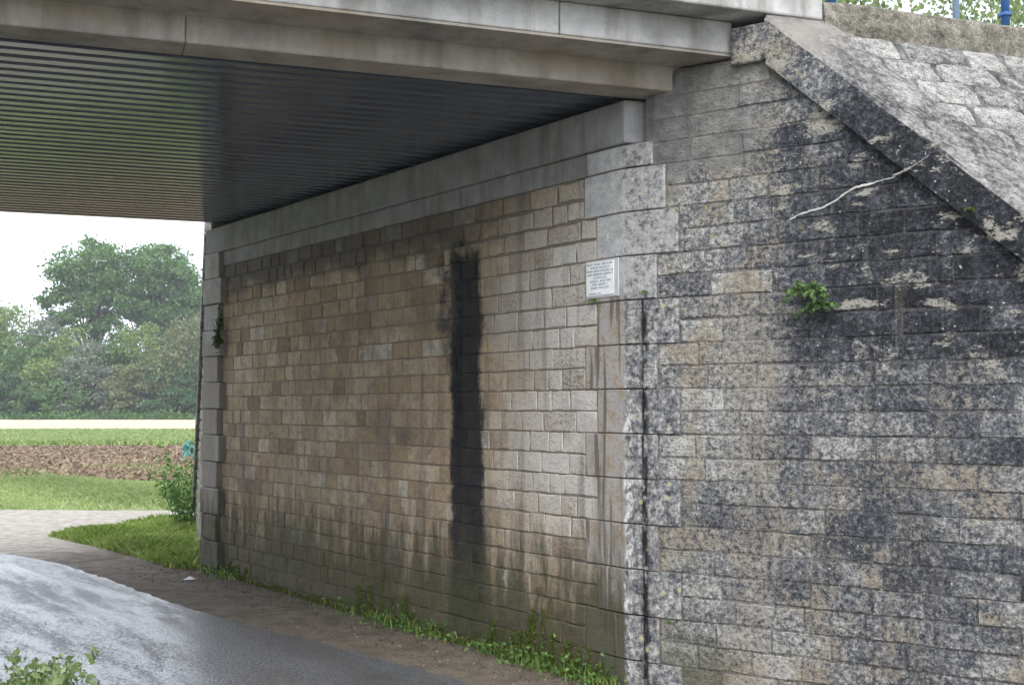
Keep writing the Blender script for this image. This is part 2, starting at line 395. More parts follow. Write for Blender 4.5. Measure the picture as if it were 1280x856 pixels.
def resample(pts, step):
    out = []
    for (a, b_) in zip(pts[:-1], pts[1:]):
        a = Vector(a); b_ = Vector(b_); n = max(1, int((b_ - a).length / step))
        out += [a.lerp(b_, k / n) for k in range(n)]
    return out + [Vector(pts[-1])]
edge = [(9.0, -5.0), (5.3, .04), (2.4, 4.05), (.7, 6.4), (-.30, 7.72), (-1.3, 8.9), (-2.2, 9.85), (-3.55, 11.6), (-4.9, 13.4), (-6.3, 14.75), (-9, 16.4), (-14, 18.6), (-25, 22), (-60, 29)]
E1 = resample(edge, .12)
def offs(pts, d, jit=0, seed=0):
    rr = random.Random(seed); out = []
    for i, p in enumerate(pts):
        t = (pts[min(i + 1, len(pts) - 1)] - pts[max(i - 1, 0)]).normalized(); n = Vector((-t.y, t.x))
        w_ = math.sin(i * .31 + seed) * .4 + math.sin(i * .113 + 2 * seed) * .6
        out.append(p + n * (d + jit * (w_ + rr.uniform(-.6, .6))))
    return out
road_r = offs(E1, 0, .035, 1); road_l = offs(E1, 2.75, .05, 2)
def strip(name, a, b_, z, mat, crown=0.0):
    n = len(a); m = 6; v = []
    for p, q in zip(a, b_):
        for k in range(m + 1):
            c = p.lerp(q, k / m); v.append((c.x, c.y, z + gz(c.y) + crown * (1 - (2 * k / m - 1) ** 2)))
    f = [(i * (m + 1) + k, (i + 1) * (m + 1) + k, (i + 1) * (m + 1) + k + 1, i * (m + 1) + k + 1) for i in range(n - 1) for k in range(m)]
    me = mesh(name, v, [q[::-1] for q in f]); me.update()
    if me.polygons[0].normal.z < 0: me.flip_normals()
    me.shade_smooth()
    return tag(add(name, me, mat), kind='structure')

def mat_road():
    b = B('wet_asphalt'); P = b.vrot(b.pos(), -35)          # y now runs along the road
    g = b.noise(P, 48, 5, .8); v1 = b.voro(P, 55)
    n = b.noise(b.vmul(P, (1.9, .34, 1)), 1.6, 9, .72, .4); n2 = b.noise(b.vmul(P, (2.2, .7, 1)), 2.2, 5, .65)
    c = b.mix(b.ss(g, .38, .64), (.03, .033, .039), (.19, .197, .215))
    c = b.mix(b.mul(b.ss(b.noise(P, 1.1, 5, .65), .5, .68), .6), c, (.05, .048, .046))
    c = b.mix(b.mul(b.ss(n2, .52, .7), .6), c, (.15, .145, .135))
    wet = b.add(.05, b.mul(.95, b.ss(b.add(n, b.mul(b.add(g, -.5), 1.0)), .40, .56)))
    r = b.mix(wet, (.50, .50, .50), (.32, .32, .32))
    h = b.add(b.mul(v1, .8), b.mul(g, .7))
    return b.fin(c, r, b.bump(h, .8, .009), .6, **{'Coat Weight': wet, 'Coat Roughness': .24, 'Coat IOR': 1.4, 'Coat Normal': b.bump(b.noise(P, 45, 4, .7), .22, .007)})
sheet('bounce_apron', [(-12, -14), (16, -14), (16, 3), (4, 6.5), (1.2, 8), (-3.0, 13.0), (-3.2, 14.2), (-5.5, 13.2), (-9.5, 11.5), (-13, 6)], -.012, M_apron)  # gravel ground added to keep light bounced onto the concrete neutral
sheet('dirt_verge', [tuple(p) for p in offs(E1[:210], .6, .02, 5)] + [tuple(p) for p in offs(E1[:210], -1.15, .10, 3)][::-1], -.006, M_dirt)
strip('road', road_r, road_l, .004, mat_road(), .03)
sheet('sand_track', [(-60, 26.5), (-14, 21.9), (-8.8, 20.9), (-6.5, 20.7), (-5.6, 20.85), (-3, 20.5), (10, 19.6), (40, 18), (40, 15), (10, 17.7), (-3.5, 18.5), (-5.1, 18.95), (-5.75, 18.6), (-6.0, 17.9), (-6.45, 17.3), (-6.15, 16.4), (-5.2, 15.2), (-4.6, 14.2), (-5.2, 13.6), (-6.3, 14.5), (-9, 16.1), (-14, 18.3), (-25, 21.7), (-60, 28.7)], -.002, M_track, follow=True)

def mat_field(name, a, c2, c3, sc_, stretch):
    b = B(name); P = b.vmul(b.pos(), stretch); n = b.noise(P, sc_, 7, .7); n2 = b.noise(P, sc_ * .22, 4, .6)
    c = b.mix(b.ss(n, .35, .65), a, c2); c = b.mix(b.mul(b.ss(n2, .5, .7), .6), c, c3)
    return b.fin(c, .95, b.bump(n, .8, .15), .12)
def field(name, y0, y1, dz, mat, seed, wob=.6):
    rr = random.Random(seed); xs = np.linspace(-120, 60, 90)
    a = [(x, y0 + rr.uniform(-wob, wob)) for x in xs]; c = [(x, y1 + rr.uniform(-wob, wob)) for x in xs]
    v = []; f = []
    for (p, q) in zip(a, c):
        for k in range(9):
            yy = p[1] + (q[1] - p[1]) * k / 8; v.append((p[0] + (q[0] - p[0]) * k / 8, yy, gz(yy) + dz))
    for i in range(len(xs) - 1):
        for k in range(8): f.append((i * 9 + k, (i + 1) * 9 + k, (i + 1) * 9 + k + 1, i * 9 + k + 1))
    return tag(add(name, mesh(name, v, f), mat), kind='structure')
field('ploughed_field', 28.6, 51, .012, mat_field('ploughed_soil', (.12, .075, .045), (.21, .145, .095), (.27, .20, .13), 1.6, (.35, 1, 1)), 1)
field('crop_field', 50, 71, .026, mat_field('crop_green', (.17, .26, .06), (.28, .37, .11), (.36, .43, .17), 2.2, (.4, 1, 1)), 2)
field('stubble_field', 70, 116, .04, mat_field('stubble', (.40, .34, .23), (.52, .46, .33), (.56, .52, .40), 1.2, (.2, 1, 1)), 3, 1.0)

# ------------------------------------------------------------------ masonry
def stone_geo(x0, x1, z0, z1, out, proud, cham, rough, rr, back=.03, gap=.005):
    """one dressed stone in wall coordinates; out = +1/-1 for the side that shows"""
    x0 += gap * rr.uniform(.6, 1.4); x1 -= gap * rr.uniform(.6, 1.4); z0 += gap * rr.uniform(.3, 1.9); z1 -= gap * rr.uniform(.3, 1.9)
    cx = min(cham, (x1 - x0) * .25)
    xi = [x0 + cx, x0 + (x1 - x0) * rr.uniform(.28, .42), x0 + (x1 - x0) * rr.uniform(.58, .72), x1 - cx]
    zi = [z0 + cham, (z0 + z1) / 2 + rr.uniform(-.012, .012), z1 - cham]
    v = []; j = cham * .8
    tx, tz = rr.uniform(-1, 1) * rough * .8, rr.uniform(-1, 1) * rough * .5
    for b_, zc in enumerate(zi):
        for a, xc in enumerate(xi):
            d = proud + rr.uniform(-1, 1) * rough + tx * (a / 1.5 - 1) + tz * (b_ - 1)
            if 0 < a < 3 and b_ == 1: d += rough * rr.uniform(.2, 1.2)
            v.append((xc + rr.uniform(-j, j), out * d, zc + rr.uniform(-j, j)))
    ring = [0, 1, 2, 3, 7, 11, 10, 9, 8, 4]
    base = []
    for k in ring:
        a, b_ = k % 4, k // 4
        xx = x0 if a == 0 else (x1 if a == 3 else xi[a]); zz = z0 if b_ == 0 else (z1 if b_ == 2 else zi[b_])
        base.append((xx, -out * back, zz))
    f = [(b_ * 4 + a, b_ * 4 + a + 1, (b_ + 1) * 4 + a + 1, (b_ + 1) * 4 + a) for b_ in range(2) for a in range(3)]
    v += base
    for i in range(10):
        k, k2 = ring[i], ring[(i + 1) % 10]
        f.append((12 + i, 12 + (i + 1) % 10, k2, k))
    if out > 0: f = [q[::-1] for q in f]
    return v, f

def put_stone(name, parent, mat, geo, tone):
    v, f = geo
    c = np.mean(np.array(v), axis=0)
    me = mesh(name, [(p[0] - c[0], p[1] - c[1], p[2] - c[2]) for p in v], f, tone)
    return add(name, me, mat, parent, tuple(c))

def course_cuts(x0, x1, lo, hi, rr, prev):
    """stone ends along a course, keeping clear of the joints of the course below"""
    while True:
        cuts = [x0]
        while cuts[-1] < x1 - lo * 1.6:
            for _ in range(8):
                c = cuts[-1] + rr.uniform(lo, hi)
                if all(abs(c - p) > .035 for p in prev): break
            cuts.append(c)
        if x1 - cuts[-1] < lo * .8 and len(cuts) > 1: cuts.pop()
        cuts.append(x1)
        return cuts

# ---- abutment -----------------------------------------------------
rr = random.Random(5)
QF = AB_LEN - .43                                   # where the far quoin pillar begins
stones = []; prev = []
ncs = 24
for i in range(ncs):
    z1 = ZTOP - i * COURSE; z0 = z1 - COURSE
    q = i // 2
    start = (.382 if q % 2 == 0 else .262) + .006
    end = QF - (.03 if q % 2 == 0 else 0.0) + .05
    cuts = course_cuts(start, end, .15, .37, rr, prev); prev = cuts
    for a, c in zip(cuts[:-1], cuts[1:]):
        stones.append((a, c, z0, z1, min(1, max(0, rr.gauss(.52, .22)))))
stones.sort(key=lambda s: s[0])
rest = Bag()
for k, (a, c, z0, z1, t) in enumerate(stones):
    thin = z1 < 2.98
    g = stone_geo(a, c, z0, z1, 1, .004 if thin else .007, .008, .0030, rr, .006 if thin else .02, .0018 if thin else .005)
    if k < 300: put_stone('stone', ab, M_ab, g, t)
    else: rest.put(*g, tone=t)
tag(rest.build('stonework', M_ab, ab), kind='stuff')
Bag().box(.05, AB_LEN - .05, -1.2, -.002, -.4, 3.28).build('wall_core', M_abc, ab)
# concrete band and bearing cap
bevel(Bag().box(.355, AB_LEN - .02, -1.0, .012, 3.272, 3.424).build('concrete_band', M_cap, ab), .008)
capv = [(-.02, .05), (AB_LEN + .05, .05), (AB_LEN + .05, -.6), (.0, -.6)]
def prism(pts, z0, z1):
    n = len(pts); v = [(x, y, z0) for x, y in pts] + [(x, y, z1) for x, y in pts]
    f = [tuple(range(n))[::-1], tuple(range(n, 2 * n))] + [(i, (i + 1) % n, n + (i + 1) % n, n + i) for i in range(n)]
    me_b = Bag().put(v, f); return me_b
def fixn(o):
    bm = bmesh.new(); bm.from_mesh(o.data); bmesh.ops.recalc_face_normals(bm, faces=bm.faces); bm.to_mesh(o.data); bm.free(); return o
# the cap's near end is cut parallel to the edge of the bridge
eA = Vector((Ed.dot(U), Ed.dot(Vector((-U.y, U.x, 0)))))         # bridge-edge direction in abutment coordinates
p0 = Vector((-.055, .04)); p1 = p0 + eA * .62
bevel(fixn(prism([tuple(p0), (AB_LEN + .045, .04), (AB_LEN + .045, -.7), (p1.x + .4, -.7), tuple(p1)], 3.426, 3.70).build('bearing_cap', M_cap, ab)), .012)

# near corner quoins: each wraps the corner from the abutment face to the wing face
Wn = Vector((W.dot(U), W.dot(Vector((-U.y, U.x, 0)))))           # wing direction in abutment coordinates
Wo = Vector((-Wn.y, Wn.x))
if Wo.y < 0: Wo = -Wo                                            # outward of the wing
def corner_pt(off):                                              # corner of the two faces pushed out by off
    # intersection of y = off with the line off*Wo + s*Wn
    s = (off - Wo.y * off) / Wn.y if abs(Wn.y) > 1e-6 else 0
    p = Wo * off + Wn * s; return p
def quoin_geo(L1, L2, z0, z1, off, ch, back=.12):
    rings = []
    for (dz, o_, tr) in ((0.003, off - ch, ch * .6), (ch, off, 0), (z1 - z0 - ch, off, 0), (z1 - z0 - .003, off - ch, ch * .6)):
        c = corner_pt(o_)
        e1 = Vector((L1 - .004, o_ - ch)); e1b = Vector((L1 - .004 - ch, o_))
        w1 = Wn * (L2 - .004) + Wo * (o_ - ch); w1b = Wn * (L2 - .004 - ch) + Wo * o_
        k = .006
        ca = Vector((c.x + k * 2, o_)); cb = c + Wn * k * 2
        ring = [e1, e1b, ca, c * .985, cb, w1b, w1, Wn * (L2 - .004) - Wo * back, Vector((.06, -back - .05)), Vector((L1 - .004, -back))]
        rings.append([(p.x, p.y, z0 + dz) for p in ring])
    n = len(rings[0]); v = [p for r_ in rings for p in r_]
    f = [(a * n + i, a * n + (i + 1) % n, (a + 1) * n + (i + 1) % n, (a + 1) * n + i) for a in range(3) for i in range(n)]
    f += [tuple(range(n))[::-1], tuple(3 * n + i for i in range(n))]
    return v, f
zq = [(3.272, 3.424)]
for q in range(12): zq.append((ZTOP - (q + 1) * .28, ZTOP - q * .28))
for q, (z0, z1) in enumerate(zq):
    L1 = .355 if q == 0 else (.382 if q % 2 == 1 else .262)
    L2 = .215 if q == 0 else (.235 if q % 2 == 1 else .385)
    if q == 1: L2 = .30
    split = q >= 4
    L2c = rr.uniform(.120, .136) if split else L2
    g = quoin_geo(L1, L2c, z0, z1, .012 + rr.uniform(-.003, .003), .008)
    fixn(put_stone('quoin_stone', ab, M_q, g, rr.random()))
    if split:                                                    # lower blocks are parted by an open seam
        bg_ = Bag(); a0, a1 = L2c + rr.uniform(-.002, .012), L2
        pts = [Wn * a0 + Wo * .004, Wn * (a0 + .008) + Wo * .016, Wn * (a1 - .012) + Wo * .014, Wn * (a1 - .004) + Wo * .004, Wn * (a1 - .004) - Wo * .1, Wn * a0 - Wo * .1]
        b_ = prism([tuple(p) for p in pts], z0 + .004, z1 - .004)
        fixn(put_stone('quoin_stone', ab, M_q, (b_.v, b_.f), rr.random()))
# far quoin pillar: alternating blocks standing proud of the wall
zz = 3.424; q = 0
while zz > -.2:
    hgt = .28; z0 = zz - hgt
    x0 = QF - (.05 if q % 2 else -.045); pr = .075 if q % 2 else .06
    g = Bag().box(x0, AB_LEN + .02, -.25, pr, z0 + .003, zz - .003)
    o = put_stone('quoin_stone', ab, M_q, (g.v, g.f), rr.random()); bevel(o, .012)
    zz = z0; q += 1
# weep hole from which the black stain runs
Bag().tube([(1.875, -.03, 3.0), (1.875, .018, 2.995)], .028, 10).build('weep_pipe', M_dark, ab)

# ---- near wing wall -------------------------------------------------
rr = random.Random(9)
def cop_top(s): return 3.996 - .925 * (s - 1.057)      # upper front edge of the sloping coping
def cop_bot(s): return 3.79 - .904 * (s - .969)
prev = []; wst = []
i = -5
while True:
    z1 = ZTOP - i * COURSE; z0 = z1 - COURSE
    if z1 < -.1: break
    i += 1
    if z1 > 3.86: z1 = 3.862
    if z1 - z0 < .06: continue
    q = (i - 1) // 2 + 1
    if z0 >= ZTOP - .01: s0 = .205
    else: s0 = {0: .215}.get(q, (.30 if q == 1 else .235) if q % 2 == 1 else .385)
    if z1 > 3.80: s1 = .99
    else: s1 = .969 + (3.79 - (z0 + z1) / 2) / .904 + .05
    s1 = min(s1, 5.3)
    lo, hi = (.24, .44)
    cuts = course_cuts(s0 + .004, s1, lo, hi, rr, prev); prev = cuts
    for a, c in zip(cuts[:-1], cuts[1:]): wst.append((a, c, z0, z1, min(1, max(0, rr.gauss(.5, .3)))))
wst.sort(key=lambda s: s[0])
rest = Bag()
for k, (a, c, z0, z1, t) in enumerate(wst):
    smooth = z0 > 3.1 and c < 1.15
    g = stone_geo(a, c, z0, z1, -1, .002 if smooth else .004, .004 if smooth else .008, .0006 if smooth else .0036, rr, .006, .0008 if smooth else .0020)
    if k < 290: put_stone('stone', wg, M_wg, g, t)
    else: rest.put(*g, tone=t)
if rest.v: tag(rest.build('stonework', M_wg, wg), kind='stuff')
core = Bag(); pts = [(.16, -.4), (5.6, -.4), (5.6, -.25), (.99, 3.85), (.16, 3.85)]
v = [(x, .002, z) for x, z in pts] + [(x, .5, z) for x, z in pts]
core.put(v, [(0, 1, 2, 3, 4), (9, 8, 7, 6, 5)] + [(i, (i + 1) % 5 + 0, 5 + (i + 1) % 5, 5 + i) for i in range(5)])
fixn(core.build('wall_core', M_wgc, wg))
# coping: a level block at the head, then long sloping pieces
bevel(Bag().box(.762, 1.0, -.055, .25, 3.80, 4.028).build('coping_block', M_cop, wg), .015)
def coping_piece(s0, s1, name='coping_stone'):
    v = []; f = []; n = max(3, int((s1 - s0) / .16)); rj = random.Random(int(s0 * 100))
    for k in range(n + 1):
        s = s0 + (s1 - s0) * k / n; j = lambda a: rj.uniform(-a, a)
        zt = cop_top(s) + j(.006)
        v += [(s, -.052 + j(.004), cop_bot(s) + j(.004)), (s, -.055 + j(.005), zt - .018), (s, -.038, zt + .006 + j(.004)), (s, .13, zt + .664 * .19 + j(.006)), (s, .31, zt + .664 * .37 + j(.008)), (s, .32, zt - .1), (s, .30, cop_bot(s) - .05)]
    m = 7
    for k in range(n):
        for q in range(m): f.append((k * m + q, (k + 1) * m + q, (k + 1) * m + (q + 1) % m, k * m + (q + 1) % m))
    f += [tuple(range(m)), tuple(n * m + q for q in range(m))[::-1]]
    o = fixn(Bag().put(v, f).build(name, M_cop, wg)); return o
coping_piece(.985, 2.62); coping_piece(2.62, 4.3); coping_piece(4.306, 5.35)
# cement-filled crack
cr = [(1.10, 2.845), (1.165, 2.872), (1.24, 2.888), (1.31, 2.90), (1.37, 2.925), (1.43, 2.965), (1.50, 2.995), (1.58, 3.006), (1.66, 3.022), (1.72, 3.03)]
def ribbon(pts, wd_, yy, name, mat, parent):
    v = []; f = []; rj = random.Random(3); P = resample(pts, .015)
    for i, p in enumerate(P):
        w2 = wd_ * (.45 + rj.uniform(0, .75)) * (1 if i < len(P) - 8 else .5); jx = rj.uniform(-.0025, .0025)
        v += [(p.x, yy + .02, p.y - w2 + jx), (p.x, yy - .005, p.y + jx - w2 * .6), (p.x, yy - .005, p.y + jx + w2 * .6), (p.x, yy + .02, p.y + w2 + jx)]
    for i in range(len(P) - 1):
        for q in range(3): f.append((i * 4 + q, (i + 1) * 4 + q, (i + 1) * 4 + q + 1, i * 4 + q + 1))
    return fixn(Bag().put(v, f).build(name, mat, parent))
M_lime = mat_concrete('pale_filler', wg, (.40, .395, .375), (.56, .55, .52), .3)
ribbon(cr, .009, -.004, 'crack_filling', M_lime, wg)
ribbon([(1.72, 3.03), (1.79, 3.052), (1.86, 3.085), (1.915, 3.12)], .006, -.051, 'crack_filling', M_lime, wg)

# ---- far wing wall ---------------------------------------------------
fw = empty('wing_wall', FC + Vector((.02, .0, 0)), R(90 + 16.2))
tag(fw, None, 'wing wall')
fw['label'] = 'far stone wing wall behind the abutment, beside the grass patch'
rr = random.Random(21); far = Bag(); prev = []
for i in range(-4, 24):
    z1 = ZTOP - i * COURSE; z0 = z1 - COURSE
    s1 = min(4.9, 1.0 + (3.9 - z1) / .86)
    cuts = course_cuts(.03, s1, .2, .42, rr, prev); prev = cuts
    for a, c in zip(cuts[:-1], cuts[1:]): far.put(*stone_geo(a, c, z0, z1, 1, .008, .012, .004, rr, .03, .005), tone=min(1, max(0, rr.gauss(.5, .2))))
M_far = mat_concrete('far_wing_stone', fw, (.16, .15, .13), (.30, .28, .25), .7, .3)
tag(far.build('stonework', M_far, fw), kind='stuff')
core = Bag(); pts = [(0, -.4), (5.2, -.4), (5.2, .2), (1.0, 3.8), (0, 3.8)]
v = [(x, -.01, z) for x, z in pts] + [(x, -.45, z) for x, z in pts]
core.put(v, [(0, 1, 2, 3, 4), (9, 8, 7, 6, 5)] + [(i, (i + 1) % 5, 5 + (i + 1) % 5, 5 + i) for i in range(5)])
fixn(core.build('wall_core', M_far, fw))
cb = Bag(); v = []
for s, zt in ((.9, 4.0), (5.1, .42)):
    v += [(s, .06, zt - .22), (s, .06, zt), (s, -.35, zt + .2), (s, -.35, zt - .2)]
cb.put(v, [(0, 1, 2, 3), (7, 6, 5, 4), (0, 4, 5, 1), (1, 5, 6, 2), (2, 6, 7, 3), (3, 7, 4, 0)])
bevel(fixn(cb.build('coping_stone', M_cop, fw)), .02)

# ---- the other abutment, out of view to the left ---------------------
SPAN = 6.6
oab = empty('abutment', NC + Vector((-U.y, U.x, 0)) * SPAN - U * 2.6, R(90 + 35.964))
tag(oab, 'opposite abutment carrying the other end of the deck', 'abutment')
rr = random.Random(31); ob = Bag(); prev = []
for i in range(24):
    z1 = ZTOP - i * COURSE; z0 = z1 - COURSE
    cuts = course_cuts(0, AB_LEN, .25, .5, rr, prev); prev = cuts
    for a, c in zip(cuts[:-1], cuts[1:]): ob.put(*stone_geo(a, c, z0, z1, -1, .006, .01, .003, rr, .02, .004), tone=rr.random())
tag(ob.build('stonework', M_ab, oab), kind='stuff')
Bag().box(.0, AB_LEN, .01, 1.2, -.4, 3.27).build('wall_core', M_abc, oab)
bevel(Bag().box(-.05, AB_LEN + .05, -.05, .9, 3.275, 3.70).build('bearing_cap', M_cap, oab), .012)

# ------------------------------------------------------------------ bridge deck
XL = -10.5                                            # left end of the deck in deck coordinates
DEPTH = 6.72
for a, c in ((XL, -.829), (-.824, .30)): bevel(Bag().box(a, c, -.428, -.10, 3.885, 4.078).build('edge_beam', M_beam, dk), .01)
for a, c in ((XL, -2.870), (-2.869, 1.2)): bevel(Bag().box(a, c, -.095, .16, 3.717, 4.07).build('inner_beam', M_inner, dk), .012)
Bag().box(XL, .60, -.42, .0, 3.868, 3.8835).build('overhang_soffit', M_inner, dk)
for a, c in ((XL, -4.04), (-4.03, -1.02), (-1.01, .80)):          # cornice slabs
    bevel(Bag().box(a, c, -.64, 1.2, 4.082, 4.27).build('cornice_slab', M_beam if a < -2 else M_beam, dk), .012)
Bag().box(XL, .95, 1.21, DEPTH - .4, 3.95, 4.26).build('deck_slab', M_dark, dk)
Bag().box(XL, .95, .165, DEPTH - .16, 3.83, 3.94).build('soffit_plate', M_dark, dk)
bevel(Bag().box(XL, .95, DEPTH - .15, DEPTH + .15, 3.80, 4.30).build('far_edge_beam', M_beam, dk), .012)
pitch = .152; y = .20; ribme = None
while y < DEPTH - .20:
    if ribme is None:
        rb = Bag(); h2, wb, wt = .085, .047, .064
        pr = [(-wt, 0), (-wb, -h2 + .006), (-wb + .006, -h2), (wb - .006, -h2), (wb, -h2 + .006), (wt, 0)]
        n = len(pr); v = [(XL, p[0], p[1]) for p in pr] + [(.95, p[0], p[1]) for p in pr]
        rb.put(v, [(i, (i + 1) % n, n + (i + 1) % n, n + i) for i in range(n)] + [tuple(range(n))[::-1], tuple(range(n, 2 * n))])
        o = fixn(rb.build('rib', M_rib, dk)); ribme = o.data
    else: o = add('rib', ribme, None, dk)
    o.location = (0, y, 3.829 + random.uniform(-.002, .002)); y += pitch

# kerb wall carrying on from the cornice, above the slope
kb = Bag(); rj = random.Random(4); n = 70; v = []; f = []
for k in range(n + 1):
    xx = .806 + k * .17; j = lambda a: rj.uniform(-a, a)
    v += [(xx, -.64 + j(.008), 3.85), (xx, -.645 + j(.012), 4.10), (xx, -.635 + j(.012), 4.19 + j(.01)), (xx, -.61, 4.212 + j(.01)), (xx, -.34, 4.215 + j(.008)), (xx, -.33, 3.85)]
for k in range(n):
    for q in range(6): f.append((k * 6 + q, (k + 1) * 6 + q, (k + 1) * 6 + (q + 1) % 6, k * 6 + (q + 1) % 6))
f += [tuple(range(6)), tuple(n * 6 + q for q in range(6))[::-1]]
kerb = empty('kerb_wall', (0.905, 7.443, 0), dk.rotation_euler.z)
tag(kerb, 'weathered brown concrete kerb below the blue fence', 'kerb')
fixn(kb.put(v, f).build('kerb', M_kerb, kerb))

# ------------------------------------------------------------------ embankment with stone pitching
def slope_z(y): return 3.996 + 1.14 * (y + .668)       # in deck coordinates
def to_deck(p):
    d = Vector((p[0], p[1], 0)) - Vector((.905, 7.443, 0)); return d.dot(Ed), d.dot(Vector((-Ed.y, Ed.x, 0)))
def mat_slope():
    b = B('slope_mortar'); P = b.obj(dk); n = b.noise(P, 9, 6, .7)
    c = b.ramp(n, [(.35, (.035, .036, .036)), (.5, (.11, .108, .10)), (.65, (.26, .25, .225))]); return b.fin(c, .95, b.bump(n, .8, .03), .15)
def mat_pitch():
    b = B('pitching_stone'); P = b.obj(dk); n = b.noise(P, 20, 6, .72); f_ = b.noise(P, 80, 4, .7)
    k = b.add(b.add(b.mul(n, .6), b.mul(f_, .4)), b.add(b.mul(b.add(b.tone(), -.5), .09), b.mul(b.add(b.noise(P, 4, 4), -.5), .22)))
    c = b.ramp(k, [(.36, (.06, .06, .062)), (.45, (.17, .165, .158)), (.54, (.33, .32, .30)), (.66, (.54, .525, .49))])
    return b.fin(c, .93, b.bump(b.add(n, f_), .8, .02), .15)
emb = empty('embankment', (0.905, 7.443, 0), dk.rotation_euler.z); emb['kind'] = 'structure'
def wing_deck(s, i):                                   # wing coordinates -> deck plan coordinates
    p = NC + W * s + Vector((-W.y, W.x, 0)) * i; return to_deck(p)
c0, c1 = wing_deck(.9, .1), wing_deck(5.6, .1)
yb = -.668 - 3.996 / 1.14 - .1
pts = [c0, c1, (c1[0] + 1, yb), (30, yb), (30, -.60), (c0[0], -.60)]
v = [(x, y_, slope_z(y_) - .018) for x, y_ in pts]
sl = fixn(Bag().put(v, [tuple(range(len(v)))]).build('slope', mat_slope(), emb))
if sl.data.polygons[0].normal.z < 0: sl.data.flip_normals()
M_pitch = mat_pitch()
rr = random.Random(77); yy = -.655; row = 0
def back_s(x, y_):                                     # wing coordinates of a plan point given in deck coordinates
    p = Vector((.905, 7.443, 0)) + Ed * x + Vector((-Ed.y, Ed.x, 0)) * y_ - NC
    return p.dot(W), p.dot(Vector((-W.y, W.x, 0)))
while yy > -2.9:
    dy = rr.uniform(.10, .15); x = -.3 + rr.uniform(0, .2)
    while x < 4.2:
        L = rr.uniform(.26, .55); cx_, cy_ = x + L / 2, yy - dy / 2
        s_, i_ = back_s(cx_, cy_)
        if i_ > .34 and s_ > .2:
            n = 14; top = []; base = []
            for k in range(n):
                a = 2 * math.pi * k / n; ca, sa = math.cos(a), math.sin(a)
                px = math.copysign(abs(ca) ** .28, ca) * (L / 2 - .006) * rr.uniform(.88, 1.04); py = math.copysign(abs(sa) ** .28, sa) * (dy / 2 - .004) * rr.uniform(.84, 1.04)
                base.append((px, py, slope_z(cy_ + py) - slope_z(cy_) - .03)); top.append((px * .95, py * .90, slope_z(cy_ + py * .90) - slope_z(cy_) - .002 + rr.uniform(-.005, .006)))
            v = base + top + [(0, 0, .002 + rr.uniform(-.006, .008))]
            f = [(k, (k + 1) % n, n + (k + 1) % n, n + k) for k in range(n)] + [(n + k, n + (k + 1) % n, 2 * n) for k in range(n)]
            o = add('stone', mesh('stone', v, f, rr.random()), M_pitch, emb, (cx_, cy_, slope_z(cy_)))
        x += L
    yy -= dy; row += 1
# level top of the bank behind the kerb
v = [(.96, -.5, 4.12), (60, -.5, 4.12), (60, 14, 4.3), (.96, 14, 4.3)]
o = Bag().put(v, [(0, 1, 2, 3)]).build('bank_top', M_ground, emb)
# bank body seen from the far side
v = [(.96, -.2, 4.1), (.96, 7.0, 4.1), (.96, 7.0, -.1), (.96, -.2, -.1)]
Bag().put(v, [(0, 1, 2, 3)]).build('bank_end', M_ground, emb)

# ------------------------------------------------------------------ fence on the kerb
fn = empty('fence', (0.905, 7.443, 0), dk.rotation_euler.z)
tag(fn, 'blue steel post and wire mesh fence above the kerb', 'fence')
M_blue = plain('blue_paint', (.045, .13, .33), .45); M_pale = plain('pale_blue_paint', (.30, .40, .52), .5); M_wire = plain('wire', (.28, .31, .33), .4, Metallic=.6)
def fpos(px_x): return px_x
for k, (xx, m) in enumerate(((.98, M_blue), (1.93, M_pale), (2.33, M_blue), (3.6, M_blue), (4.9, M_blue))):
    p = Bag().tube([(xx, -.47, 4.19), (xx, -.47, 5.6)], .023 if m is M_pale else .028, 10).build('post', m, fn, True)
    c = Bag().tube([(xx, -.47, 4.33), (xx, -.47, 4.35)], .045, 10).build('collar', m, p) if m is M_blue else None
    Bag().tube([(xx, -.47, 4.205), (xx, -.47, 4.225)], .05, 10).build('foot', m, fn)
for zz in (4.26, 5.5): Bag().tube([(.98, -.47, zz), (4.9, -.47, zz)], .008, 5).build('rail', M_wire, fn)
wm = Bag(); s = .055
nx = int((4.9 - .98) / s); nz = int(1.24 / s)
def wire(a, c): 
    v = []; 
    for p in (a, c): v += [(p[0] - .0012, -.47, p[1]), (p[0] + .0012, -.47, p[1]), (p[0], -.4685, p[1])]
    wm.put(v, [(0, 1, 4, 3), (1, 2, 5, 4), (2, 0, 3, 5)])
for k in range(-nz, nx):
    for sg in (1, -1):
        x0 = .98 + k * s; z0, z1 = 4.26, 4.26 + nz * s; x1 = x0 + nz * s
        a, c = ((x0, z0), (x1, z1)) if sg > 0 else ((x0, z1), (x1, z0))
        if x0 >= .98 and x1 <= 4.9: wire(a, c)
        elif x0 < .98 < x1: 
            t = (.98 - x0) / (x1 - x0); wire((.98, a[1] + (c[1] - a[1]) * t), c)
        elif x0 < 4.9 < x1:
            t = (4.9 - x0) / (x1 - x0); wire(a, (4.9, a[1] + (c[1] - a[1]) * t))
tag(wm.build('wire_mesh', M_wire, fn), kind='stuff')

